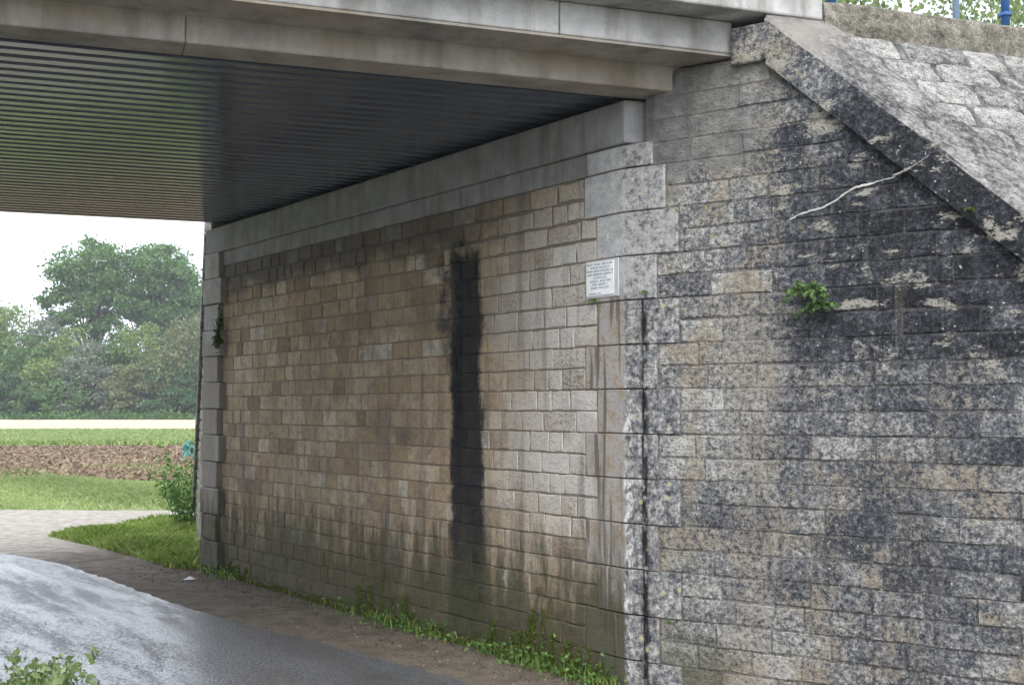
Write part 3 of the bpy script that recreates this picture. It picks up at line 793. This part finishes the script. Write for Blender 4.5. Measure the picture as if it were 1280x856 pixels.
# ------------------------------------------------------------------ plaque
pq = empty('plaque', NC + U * .20 + Vector((-U.y, U.x, 0)) * .014 + Vector((0, 0, 2.585)), R(90 + 35.964))
tag(pq, 'small white notice plaque with dark lettering on the corner stone', 'plaque')
M_white = plain('plaque_white', (.80, .82, .84), .35); M_grey = plain('plaque_edge', (.52, .52, .53), .6); M_ink = plain('ink', (.09, .11, .15), .6)
bevel(Bag().box(-.164, .160, -.004, .006, -.122, .122).build('backing', M_grey, pq), .003)
Bag().box(-.124, .146, .0065, .0105, -.106, .110).build('board', M_white, pq)
rr = random.Random(8)
lines = [(.128, .096), (.090, .074), (.128, .052), (.124, .030), (.062, .008), (.100, -.014), (.078, -.036), (.086, -.058), (.07, -.094)]
for k, (hw, zc) in enumerate(lines):                       # rows of small letters, too small to read in the photograph
    ink = Bag(); x = .011 + hw if k < 8 else .125; end = .011 - hw if k < 8 else .0; h = .0062 if k < 8 else .004
    n = 0; word = rr.randint(5, 11)
    while x > end:
        w_ = rr.uniform(.0055, .0085); t = .0018
        kind = rr.randint(0, 4)
        def bar(a, c, z0, z1): ink.box(x - c, x - a, .0107, .0113, zc + z0, zc + z1)
        bar(0, t, -h, h)
        if kind in (0, 3): bar(w_ - t, w_, -h, h)
        if kind in (0, 1, 2): bar(t, w_, h - t, h)
        if kind in (1, 3, 4): bar(t, w_, -t / 2, t / 2)
        if kind in (2, 4): bar(t, w_, -h, -h + t)
        x -= w_ + .003; n += 1
        if n == word: x -= .009; n = 0; word = rr.randint(4, 10)
    ink.build('lettering', M_ink, pq)

# ------------------------------------------------------------------ foliage tools
def leaf_mesh(name, cen, size, mat, nrm=None, aspect=.6, tri=False, seed=0):
    """many small leaf faces: cen (n,3), size (n,)"""
    g = np.random.default_rng(seed); n = len(cen)
    a = g.normal(size=(n, 3)); a /= np.linalg.norm(a, axis=1)[:, None]
    b_ = g.normal(size=(n, 3))
    if nrm is not None: b_ = b_ * .5 + nrm
    b_ -= a * (a * b_).sum(1)[:, None]; b_ /= np.linalg.norm(b_, axis=1)[:, None] + 1e-9
    s = size[:, None]; fold = np.cross(a, b_) * s * .12
    V = np.empty((n, 4, 3)); V[:, 0] = cen - a * s * .5; V[:, 1] = cen + b_ * s * aspect * .5 + fold; V[:, 2] = cen + a * s * .5; V[:, 3] = cen - b_ * s * aspect * .5 + fold
    me = bpy.data.meshes.new(name); me.vertices.add(4 * n); me.vertices.foreach_set('co', V.reshape(-1).astype(np.float32))
    me.loops.add(4 * n); me.loops.foreach_set('vertex_index', np.arange(4 * n, dtype=np.int32))
    me.polygons.add(n); me.polygons.foreach_set('loop_start', np.arange(0, 4 * n, 4, dtype=np.int32))
    me.update(calc_edges=True); me.materials.append(mat)
    return me

def blades(name, base, h, w, mat, seed=0, lean=.35):
    g = np.random.default_rng(seed); n = len(base)
    an = g.uniform(0, 2 * np.pi, n); d = np.stack([np.cos(an), np.sin(an), np.zeros(n)], 1); pd = np.stack([-d[:, 1], d[:, 0], d[:, 2]], 1)
    L = g.uniform(.1, 1, n)[:, None] * lean * h[:, None]; up = np.zeros((n, 3)); up[:, 2] = h
    V = np.empty((n, 5, 3)); ww = w[:, None]
    V[:, 0] = base - pd * ww; V[:, 1] = base + pd * ww
    mid = base + up * .6 + d * L * .4
    V[:, 2] = mid + pd * ww * .8; V[:, 3] = base + up + d * L * 1.3; V[:, 4] = mid - pd * ww * .8
    me = bpy.data.meshes.new(name); me.vertices.add(5 * n); me.vertices.foreach_set('co', V.reshape(-1).astype(np.float32))
    me.loops.add(5 * n); me.loops.foreach_set('vertex_index', np.arange(5 * n, dtype=np.int32))
    me.polygons.add(n); me.polygons.foreach_set('loop_start', np.arange(0, 5 * n, 5, dtype=np.int32))
    me.update(calc_edges=True); me.materials.append(mat)
    return me

def in_poly(P, poly):
    x, y = P[:, 0], P[:, 1]; ins = np.zeros(len(P), bool); j = len(poly) - 1
    for i in range(len(poly)):
        xi, yi = poly[i]; xj, yj = poly[j]
        ins ^= ((yi > y) != (yj > y)) & (x < (xj - xi) * (y - yi) / (yj - yi + 1e-12) + xi); j = i
    return ins

# ------------------------------------------------------------------ grass
g = np.random.default_rng(2)
patch = [(-6.35, 16.55), (-5.3, 15.35), (-4.45, 14.3), (-3.75, 13.3), (-3.42, 13.15), (-3.75, 14.3), (-4.2, 16), (-4.65, 17.6), (-4.7, 18.8), (-5.35, 18.85), (-5.8, 18.4), (-6.0, 17.6)]
P = np.stack([g.uniform(-6.6, -3.3, 60000), g.uniform(13, 19, 60000)], 1); P = P[in_poly(P, patch)]
hh = g.uniform(.03, .15, len(P)) ** 1.1 * (1 + .6 * np.sin(P[:, 0] * 3.1) * np.cos(P[:, 1] * 2.3))
B3 = np.column_stack([P, np.full(len(P), -.01)])
o = add('grass_patch', blades('grass_patch', B3, hh, g.uniform(.005, .011, len(P)), M_grass, 1, .9), None)
tag(o, 'bright green grass growing between the road and the far wing wall', 'grass', kind='stuff')
n = 42000
P = np.stack([g.uniform(-13.5, -4.2, n), 20.8 + np.where(g.uniform(0, 1, n) < .94, g.uniform(0, 1, n) ** .8 * 8.0, g.uniform(6, 14, n))], 1); P = P[(np.sin(P[:, 0] * 2.1) + np.sin(P[:, 0] * .9 + P[:, 1]) + P[:, 1] * 1.6 - 33.6 + g.normal(size=len(P)) * .3) > 0]; n = len(P)
hh = g.uniform(.03, .12, n) * (1 + .5 * np.sin(P[:, 0] * 1.3 + P[:, 1])); B3 = np.column_stack([P, np.maximum(0, (P[:, 1] - 22) * .0065) - .02])
o = add('field_margin_grass', blades('field_margin_grass', B3, hh, g.uniform(.008, .018, n), M_grass2, 3, 1.5), None)
tag(o, 'pale green grass strip along the ploughed field', 'grass', kind='stuff')
n = 40000
P = np.stack([g.uniform(-34, -12, n), g.uniform(50.5, 70.5, n)], 1); B3 = np.column_stack([P, (P[:, 1] - 22) * .0065 + .02])
o = add('crop_plants', blades('crop_plants', B3, g.uniform(.10, .30, n), g.uniform(.03, .06, n), M_grass2, 5, 1.5), None)
tag(o, 'bright green low crop behind the ploughed soil', 'crop', kind='stuff')
# soil clods
n = 14000; P = np.stack([g.uniform(-24, -7, n), 28.2 + g.uniform(0, 1, n) ** 1.4 * 22], 1); B3 = np.column_stack([P, np.maximum(0, (P[:, 1] - 22) * .0065) + .03])
M_clod = mat_leaf('soil_clod', (.12, .085, .055), (.20, .15, .10), (.31, .25, .18), .0, .95)
o = add('soil_clods', leaf_mesh('soil_clods', B3, g.uniform(.05, .15, n), M_clod, aspect=.8, seed=4), None)
tag(o, 'brown clods of the ploughed field', 'soil', kind='stuff')

# grit, pebbles and dead leaves on the verge
gl = np.random.default_rng(44); n = 3600
tt_ = gl.uniform(-1.5, 7.6, n); oo_ = .02 + np.abs(gl.normal(size=n)) * .32; k_ = oo_ < .95
Lp = np.array([NC + U * a + Vector((-U.y, U.x, 0)) * c + Vector((0, 0, .004)) for a, c in zip(tt_[k_], oo_[k_])])
M_grit = mat_leaf('verge_grit', (.05, .04, .03), (.13, .105, .08), (.25, .21, .17), 0, .9)
tag(add('verge_litter', leaf_mesh('verge_litter', Lp, gl.uniform(.005, .022, len(Lp)) , M_grit, nrm=np.array([0, 0, .6]), aspect=.8, seed=13), None), 'grit and dead leaves strewn along the dirt verge', 'litter', kind='stuff')
# weeds along the wall foot
def ab_world(t, out, z): return NC + U * t + Vector((-U.y, U.x, 0)) * out + Vector((0, 0, z))
cen = []; siz = []; bl = []; gs = np.random.default_rng(12)
clumps = [(.15, 1.0), (.35, 1.1), (.55, .9), (.8, 1.0), (1.05, 1.1), (1.3, .8), (1.5, .8), (1.9, .5), (2.2, .9), (2.5, 1.0), (2.8, .9), (3.1, .8), (3.5, .6), (4.0, .35), (4.6, .2), (5.6, .35), (6.0, .7), (6.25, .9), (6.6, .8)]
for (t, k) in clumps:
    for _ in range(int(95 * k * k)):
        tt = t + gs.normal() * .09; oo = abs(gs.normal()) * .07 + .02; z = abs(gs.normal()) * .05 * (1.6 - oo * 4 if oo < .3 else .3)
        p = ab_world(tt, oo, max(.005, z)); cen.append(p); siz.append(gs.uniform(.015, .045))
    for _ in range(int(34 * k * k)):
        p = ab_world(t + gs.normal() * .07, abs(gs.normal()) * .06 + .01, -.01); bl.append(p)
me = leaf_mesh('wall_foot_weeds', np.array(cen), np.array(siz), M_weed, nrm=np.array([0, 0, 1.]), seed=6)
o = add('wall_foot_weeds', me, None); tag(o, 'low green weeds along the foot of the abutment wall', 'weeds', kind='stuff')
bl = np.array(bl); o = add('wall_foot_grass', blades('wall_foot_grass', bl, gs.uniform(.04, .13, len(bl)), gs.uniform(.003, .006, len(bl)), M_grass, 8, .7), None)
tag(o, 'thin grass tufts at the foot of the abutment wall', 'grass', kind='stuff')
# moss cushions hanging on the lower stones
cen = []; siz = []; nr = np.array([-U.y, U.x, .3])
rgm = random.Random(14); prof = []
tt = .15
while tt < 6.3:                                        # ragged upper limit of the moss, drip by drip
    dens = max(.15, 1 - abs(tt - .9) / 1.2) if tt < 1.75 else (max(.15, 1 - abs(tt - 2.9) / 1.1) if tt < 4.4 else (.5 if tt > 5.7 else .12))
    wdt = rgm.uniform(.02, .07); prof.append((tt, wdt, rgm.uniform(.05, .46) * dens if rgm.random() < .75 else .02, dens)); tt += wdt * rgm.uniform(.9, 2.4)
for (t, wd_, hh_, dens) in prof:
    for _ in range(int(wd_ * (hh_ + .02) * 70000)):
        q = gs.uniform(0, 1); z = q * hh_; a = gs.uniform(-1, 1)
        cen.append(ab_world(t + a * wd_ * (.75 + .25 * math.sin(z * 40 + t * 7)) * (1 - .35 * q), .006 + abs(gs.normal()) * .008 + .03 * (1 - a * a) * (1 - q), z)); siz.append(gs.uniform(.006, .014))
o = add('wall_moss', leaf_mesh('wall_moss', np.array(cen), np.array(siz), M_moss, nrm=nr, seed=9), None)
tag(o, 'dark green moss hanging on the lowest abutment stones', 'moss', kind='stuff')
cen = []; siz = []
for (t, zc, s1, s2, k) in [(AB_LEN - .455, 2.56, .014, .15, 420), (AB_LEN - .43, 2.46, .035, .06, 200)]:
    for _ in range(k): cen.append(ab_world(t + gs.normal() * s1, .05 + abs(gs.normal()) * .03, zc + gs.normal() * s2 * .6)); siz.append(gs.uniform(.02, .05))
o = add('moss_tuft', leaf_mesh('moss_tuft', np.array(cen), np.array(siz), M_weed2, seed=10), None)
tag(o, 'green moss tuft growing on the far corner pillar', 'moss', kind='stuff')

# ------------------------------------------------------------------ single plants
def fern(name, root, out, label, n=16, L=.12, seed=0, cat='plant', mat=None):
    """small plant rooted in a joint: arching stems set with leaflets"""
    rg = random.Random(seed); e_ = empty(name, root); tag(e_, label, cat)
    stems = Bag(); cen = []; siz = []
    out = Vector(out).normalized(); side = out.cross(Vector((0, 0, 1))).normalized()
    for k in range(n):
        a = rg.uniform(-1.3, 1.3); ln = L * rg.uniform(.5, 1.1); d = (out * rg.uniform(.5, 1) + side * math.sin(a) * 1.0 + Vector((0, 0, rg.uniform(.1, 1.0)))).normalized()
        pts = [Vector((0, 0, 0)) + d * ln * t + Vector((0, 0, -1)) * ln * .55 * t * t for t in (0, .25, .5, .75, 1)]
        stems.tube(pts, [.0022, .002, .0016, .0012, .0006], 4)
        for t in np.linspace(.15, 1, 12):
            i = min(3, int(t * 4)); p = pts[i].lerp(pts[i + 1], t * 4 - i)
            for sg in (-1, 1): cen.append(p + side * sg * ln * .09 * (1.15 - t) + Vector((rg.uniform(-1, 1), rg.uniform(-1, 1), rg.uniform(-1, 1))) * .004); siz.append(ln * .17 * rg.uniform(.7, 1.2))
    stems.build('stems', mat or M_weed, e_)
    add('leaves', leaf_mesh('leaves', np.array(cen), np.array(siz), mat or M_weed, seed=seed), None, e_)
    return e_
def wg_world(s, out, z): return NC + W * s - Vector((-W.y, W.x, 0)) * out + Vector((0, 0, z))
wout = -Vector((-W.y, W.x, 0)); aout = Vector((-U.y, U.x, 0))
fern('fern', wg_world(1.235, .012, 2.42), wout, 'bushy green fern growing from the dark wing wall joint', 46, .17, 1, mat=M_fern)
fern('fern', wg_world(1.30, .012, 2.325), wout, 'low trailing green fern just below the bushy one', 34, .15, 2, mat=M_fern)
fern('weed_plant', ab_world(.275, .012, 2.45), aout, 'small green sprig growing under the white plaque', 9, .06, 3)
fern('weed_plant', wg_world(.165, .014, 2.475), wout, 'tiny yellowish plant on the corner stone beside the plaque', 8, .045, 4)
fern('weed_plant', ab_world(1.875, .02, 3.02), aout, 'tiny plant in the weep hole above the black stain', 7, .05, 5)
fern('weed_plant', wg_world(2.13, .055, 2.80), wout, 'dark green moss tuft on the sloping coping face', 12, .045, 6, mat=M_moss)
fern('weed_plant', wg_world(.30, .014, .455), wout, 'small plant low on the corner beside the open seam', 7, .05, 7)

def leafy(name, root, label, n, H_, spread, leaf, seed, mat, cat='plant'):
    rg = random.Random(seed); e_ = empty(name, root); tag(e_, label, cat); st = Bag(); cen = []; siz = []
    for k in range(n):
        a = rg.uniform(0, 6.28); r0 = spread * rg.uniform(0, .5); h = H_ * rg.uniform(.5, 1.05)
        b0 = Vector((math.cos(a) * r0, math.sin(a) * r0, -.01)); tip = b0 + Vector((math.cos(a) * spread * rg.uniform(.2, .7), math.sin(a) * spread * rg.uniform(.2, .7), h))
        md = b0.lerp(tip, .5) + Vector((0, 0, h * .08)); st.tube([b0, md, tip], [.005, .004, .002], 5)
        for t in np.linspace(.2, 1, 9):
            p = b0.lerp(md, t * 2) if t < .5 else md.lerp(tip, t * 2 - 1)
            for q in range(3):
                an = rg.uniform(0, 6.28); cen.append(p + Vector((math.cos(an), math.sin(an), rg.uniform(-.3, .3))) * leaf * .6); siz.append(leaf * rg.uniform(.6, 1.25))
    st.build('stems', mat, e_)
    add('leaves', leaf_mesh('leaves', np.array(cen), np.array(siz), mat, nrm=np.array([0, 0, .8]), seed=seed, aspect=.55), None, e_)
    return e_
M_pweed = mat_leaf('pale_weed', (.14, .22, .07), (.24, .33, .13), (.36, .43, .22))
leafy('roadside_weed', (-2.86, 7.0, 0), 'pale leafy weed at the near left edge of the road', 46, .29, .50, .06, 3, M_pweed)
leafy('bramble_bush', FC + Vector((-1.25, 4.6, 0)), 'green bramble bush leaning on the far wing wall', 70, 1.15, .70, .075, 5, M_weed, 'bush')
leafy('ivy_plant', FC + Vector((-.95, 4.1, 0.2)), 'dark ivy climbing the end of the far wing wall', 26, 1.4, .32, .07, 6, M_weed2, 'plant')
# turquoise plastic sheet snagged above the bush
rg = random.Random(2); v = []; nq = 12
for i in range(nq):
    for j in range(nq):
        v.append((i / nq * .34 - .17, rg.uniform(-.05, .05) + .05 * math.sin(i), j / nq * .24 + rg.uniform(-.02, .02) + .10 * math.sin(i * .5)))
f = [(i * nq + j, (i + 1) * nq + j, (i + 1) * nq + j + 1, i * nq + j + 1) for i in range(nq - 1) for j in range(nq - 1)]
b = B('turquoise_plastic'); b.fin(b.mix(b.noise(b.pos(), 12, 4), (.16, .40, .38), (.32, .56, .53)), .35)
o = add('plastic_sheet', mesh('plastic_sheet', v, f), b.m, loc=FC + Vector((-1.28, 4.3, .98))); m = o.modifiers.new('s', 'SOLIDIFY'); m.thickness = .004
tag(o, 'crumpled turquoise plastic sheet caught on the bush', 'plastic sheet')
v = [(-.06, -.03, .004), (.05, -.04, .01), (.07, .03, .005), (0, .05, .03), (-.05, .035, .008), (0, 0, .035)]
o = add('paper_scrap', mesh('paper_scrap', v, [(0, 1, 5), (1, 2, 5), (2, 3, 5), (3, 4, 5), (4, 0, 5)]), M_white, loc=ab_world(6.25, .42, 0)); m = o.modifiers.new('s', 'SOLIDIFY'); m.thickness = .003
tag(o, 'white scrap of litter on the dirt near the far corner', 'litter')

# ------------------------------------------------------------------ trees
def tree(name, label, loc, H_, crown, leaf, n, mat, seed, group='trees along the far side of the fields', trunk_r=.25, bare=0, cat='tree', low=.0):
    """crown: list of (dx, dy, z, rx, rz) lobes in metres; leaves gather in clumps inside them"""
    rg = random.Random(seed); gg = np.random.default_rng(seed)
    e_ = empty(name, loc); tag(e_, label, cat, group)
    tr = Bag(); top = H_ * .82; bend = [(rg.uniform(-.3, .3) * k / 4, rg.uniform(-.3, .3) * k / 4, top * k / 5) for k in range(6)]
    tr.tube(bend, [trunk_r * (1 - .16 * k) for k in range(6)], 7)
    cen = []; siz = []
    nl = sum(c[3] ** 2 * c[4] for c in crown) or 1
    for (dx, dy, z, rx, rz) in crown:
        share = max(3, int(n * rx * rx * rz / nl)); ncl = max(4, int(7 + 3.2 * rx * rz))
        cl = []
        for _ in range(ncl):
            d = gg.normal(size=3); d /= np.linalg.norm(d); r_ = gg.uniform(.25, 1) ** .5
            cl.append(np.array([dx + d[0] * rx * r_, dy + d[1] * rx * r_, z + d[2] * rz * r_]))
        for c in cl[:14]:
            k = max(0, min(4, int((c[2] - .25 * H_) / top * 4))); s0 = Vector(bend[k]); mid = s0.lerp(Vector(c), .55) + Vector((0, 0, .06 * H_ * rg.uniform(-.2, .6)))
            tr.tube([s0, mid, Vector(c)], [trunk_r * .28, trunk_r * .16, trunk_r * .05], 5)
        per = max(6, share // ncl)
        for c in cl:
            sg = min(rx, rz) * gg.uniform(.12, .27); pts = c + gg.normal(size=(per, 3)) * np.array([sg * 1.25, sg * 1.25, sg * .7])
            cen.append(pts); siz.append(gg.uniform(leaf * .5, leaf * 1.2, per))
    tr.build('trunk', M_bark, e_, True)
    if cen:
        C_ = np.concatenate(cen); S_ = np.concatenate(siz); k = C_[:, 2] > low
        add('crown', leaf_mesh('crown', C_[k], S_[k], mat, seed=seed, nrm=np.array([0, -.3, .7])), None, e_)
    return e_
L_mid = mat_leaf('leaf_mid_green', (.06, .13, .04), (.11, .21, .065), (.18, .29, .10), .35)
L_dark = mat_leaf('leaf_dark_green', (.04, .09, .045), (.07, .14, .065), (.12, .20, .09), .3)
L_yel = mat_leaf('leaf_yellow_green', (.12, .18, .05), (.20, .28, .085), (.29, .36, .13), .4)
L_grey = mat_leaf('leaf_grey_olive', (.11, .135, .10), (.17, .20, .15), (.23, .26, .20), .3)
L_rust = mat_leaf('leaf_russet_green', (.11, .135, .06), (.18, .205, .095), (.27, .28, .14), .35)
K = 1 / 1500.
def wpx(px, Y): return (px - 640) * K * Y              # lateral metres for a bearing, used for laying out the tree line
def spot(px, Y): return (wpx(px, Y), Y, gz(Y) - .05)
m_ = .0867                                              # metres a pixel spans at the tree line (130 m)
tree('oak_tree', 'tall open crowned tree rising above the left of the treeline', spot(112, 131), 19.8,
     [(0, 0, 16.3, 4.0, 2.9), (-2.6, 0, 12.8, 2.6, 1.8), (-4.4, 0, 10.6, 1.6, 1.2), (2.2, 0, 13, 3.2, 2.2), (-1.0, 0, 10.3, 3.0, 1.4), (2.4, 0, 9.6, 2.2, 1.4), (3.6, 0, 16.6, 2.2, 1.8)], .46, 17000, L_mid, 1, trunk_r=.34)
tree('oak_tree', 'tall broad dark green tree rising right of the open crowned one', spot(192, 136), 20.5,
     [(0, 0, 17.4, 3.4, 2.4), (2.6, 0, 15, 3.4, 2.4), (-2.4, 0, 13.5, 2.6, 2.4), (1.0, 0, 11.5, 3.8, 2.4), (4.6, 0, 12.5, 2.4, 2.2), (.5, 0, 18.9, 1.3, 1.0)], .46, 19000, L_mid, 2, trunk_r=.34)
tree('dark_tree', 'dark tree standing close to the abutment corner', spot(222, 133), 12.5, [(0, 0, 8.6, 3.0, 2.8), (1, 0, 5.5, 3.0, 2.6), (-1.6, 0, 5.0, 2.2, 2.2)], .45, 9000, L_dark, 3)
tree('tall_tree', 'tall tree half hidden behind the abutment corner', spot(268, 134), 17.0, [(0, 0, 13.8, 2.6, 2.6), (.5, 0, 10, 3.4, 2.6), (0, 0, 6, 3, 3)], .45, 8000, L_mid, 4)
tree('conifer', 'dark treetop at the left edge of the picture', spot(-8, 150), 16.0, [(0, 0, 13.4, 1.2, 1.8), (0, 0, 10.6, 2.4, 1.8), (0, 0, 7, 3.4, 2.4)], .6, 4000, L_dark, 5)
tree('bare_tree', 'thin nearly leafless tree at the left of the treeline', spot(36, 132), 14.0, [(0, 0, 11.2, .9, 2.4), (.4, 0, 8, .8, 1.4)], .16, 130, L_grey, 6, trunk_r=.13)
bush_specs = [
    (5, 126, 11.5, 3.6, L_yel, 'light green rounded tree at the left edge of the treeline'),
    (32, 124, 8.2, 2.8, L_mid, 'green bushy tree below the bare one'),
    (62, 128, 9.4, 2.6, L_grey, 'olive green tree between the light green ones'),
    (88, 125, 8.4, 2.8, L_yel, 'yellowish green tree below the tall open crown'),
    (52, 121, 5.6, 2.6, L_yel, 'low yellow green bush at the field edge, left'),
    (112, 120.5, 6.6, 2.7, L_grey, 'grey olive rounded bush in the middle of the treeline'),
    (142, 127, 8.6, 3.0, L_mid, 'green tree behind the grey olive bush'),
    (172, 126, 8.8, 2.8, L_yel, 'spreading yellow green tree right of the grey bush'),
    (166, 120, 5.0, 2.5, L_rust, 'low greenish brown bush at the field edge'),
    (198, 121, 4.8, 2.4, L_dark, 'low dark bush right of the brownish one'),
    (236, 122, 9.6, 2.9, L_rust, 'pale russet tree beside the abutment corner'),
    (86, 119.5, 4.4, 2.0, L_mid, 'small green bush left of the grey olive one'),
    (14, 119.5, 4.0, 2.2, L_dark, 'low dark green bush at the far left field edge'),
    (262, 120, 6.0, 2.6, L_dark, 'dark bush partly hidden by the abutment corner'),
    (-30, 126, 10, 3.6, L_mid, 'green tree mostly cut off by the left edge of the picture'),
]
for k, (px, Y, H_, r_, mt, lb) in enumerate(bush_specs):
    H_ *= 1.18; r_ *= 1.08
    tree('bushy_tree', lb, spot(px, Y), H_, [(0, 0, H_ * .72, r_ * .85, H_ * .24), (-r_ * .5, -.4, H_ * .45, r_ * .75, H_ * .24), (r_ * .5, -.4, H_ * .42, r_ * .75, H_ * .24), (0, -.6, H_ * .2, r_, H_ * .18)], .40, 6500, mt, 40 + k, trunk_r=.16)
# rough growth along the foot of the trees, and a far wood behind them that closes the view
n = 9000; gg = np.random.default_rng(8)
P = np.column_stack([gg.uniform(-62, -24, n), gg.uniform(116, 121, n), gz(118) + np.abs(gg.normal(size=n)) * .35])
tag(add('hedge_bottom', leaf_mesh('hedge_bottom', P, gg.uniform(.2, .5, n), L_mid, nrm=np.array([0, -.4, .8]), seed=3), None), 'rough green growth along the foot of the treeline', 'undergrowth', kind='stuff')
n = 15000
P = np.column_stack([gg.uniform(-110, 60, n), gg.uniform(139, 152, n), gz(130) + gg.uniform(0, 1, n) ** .7 * 7.5])
tag(add('far_wood', leaf_mesh('far_wood', P, gg.uniform(.6, 1.2, n), L_dark, seed=5), None), 'dark wood behind the treeline', 'wood', kind='stuff')
# trees above the bank, seen through the fence
dv = Vector((-Ed.y, Ed.x, 0)); b0 = Vector((.905, 7.443, 0))
for k, (a, d, H_, lb) in enumerate(((10.0, 11, 6, 'green tree seen through the fence above the kerb, left'), (13.6, 12, 7, 'green tree seen through the fence above the kerb, right'))):
    p = b0 + Ed * a + dv * d + Vector((0, 0, 4.2))
    tree('bank_tree', lb, p, H_, [(0, 0, H_ * .6, 2.2, H_ * .3), (-1, 0, H_ * .4, 1.6, H_ * .25), (1.2, 0, H_ * .4, 1.6, H_ * .25)], .16, 7000, L_yel, 90 + k, 'trees behind the fence', .14)

# ------------------------------------------------------------------ moist air over the fields
hz = Bag().box(-640, 640, -540, 640, -1.2, 26.5).build('haze', None)
hz.data.materials.clear()
hm = bpy.data.materials.new('moist_air'); hm.use_nodes = True; hn = hm.node_tree.nodes; hn.remove(hn['Principled BSDF'])
pv = hn.new('ShaderNodeVolumePrincipled'); pv.inputs['Color'].default_value = (.90, .95, 1, 1); pv.inputs['Density'].default_value = .0007; pv.inputs['Anisotropy'].default_value = 0
hm.node_tree.links.new(pv.outputs[0], hn['Material Output'].inputs['Volume'])
hz.data.materials.append(hm); tag(hz, 'thin moist haze over the fields', 'haze', kind='stuff')
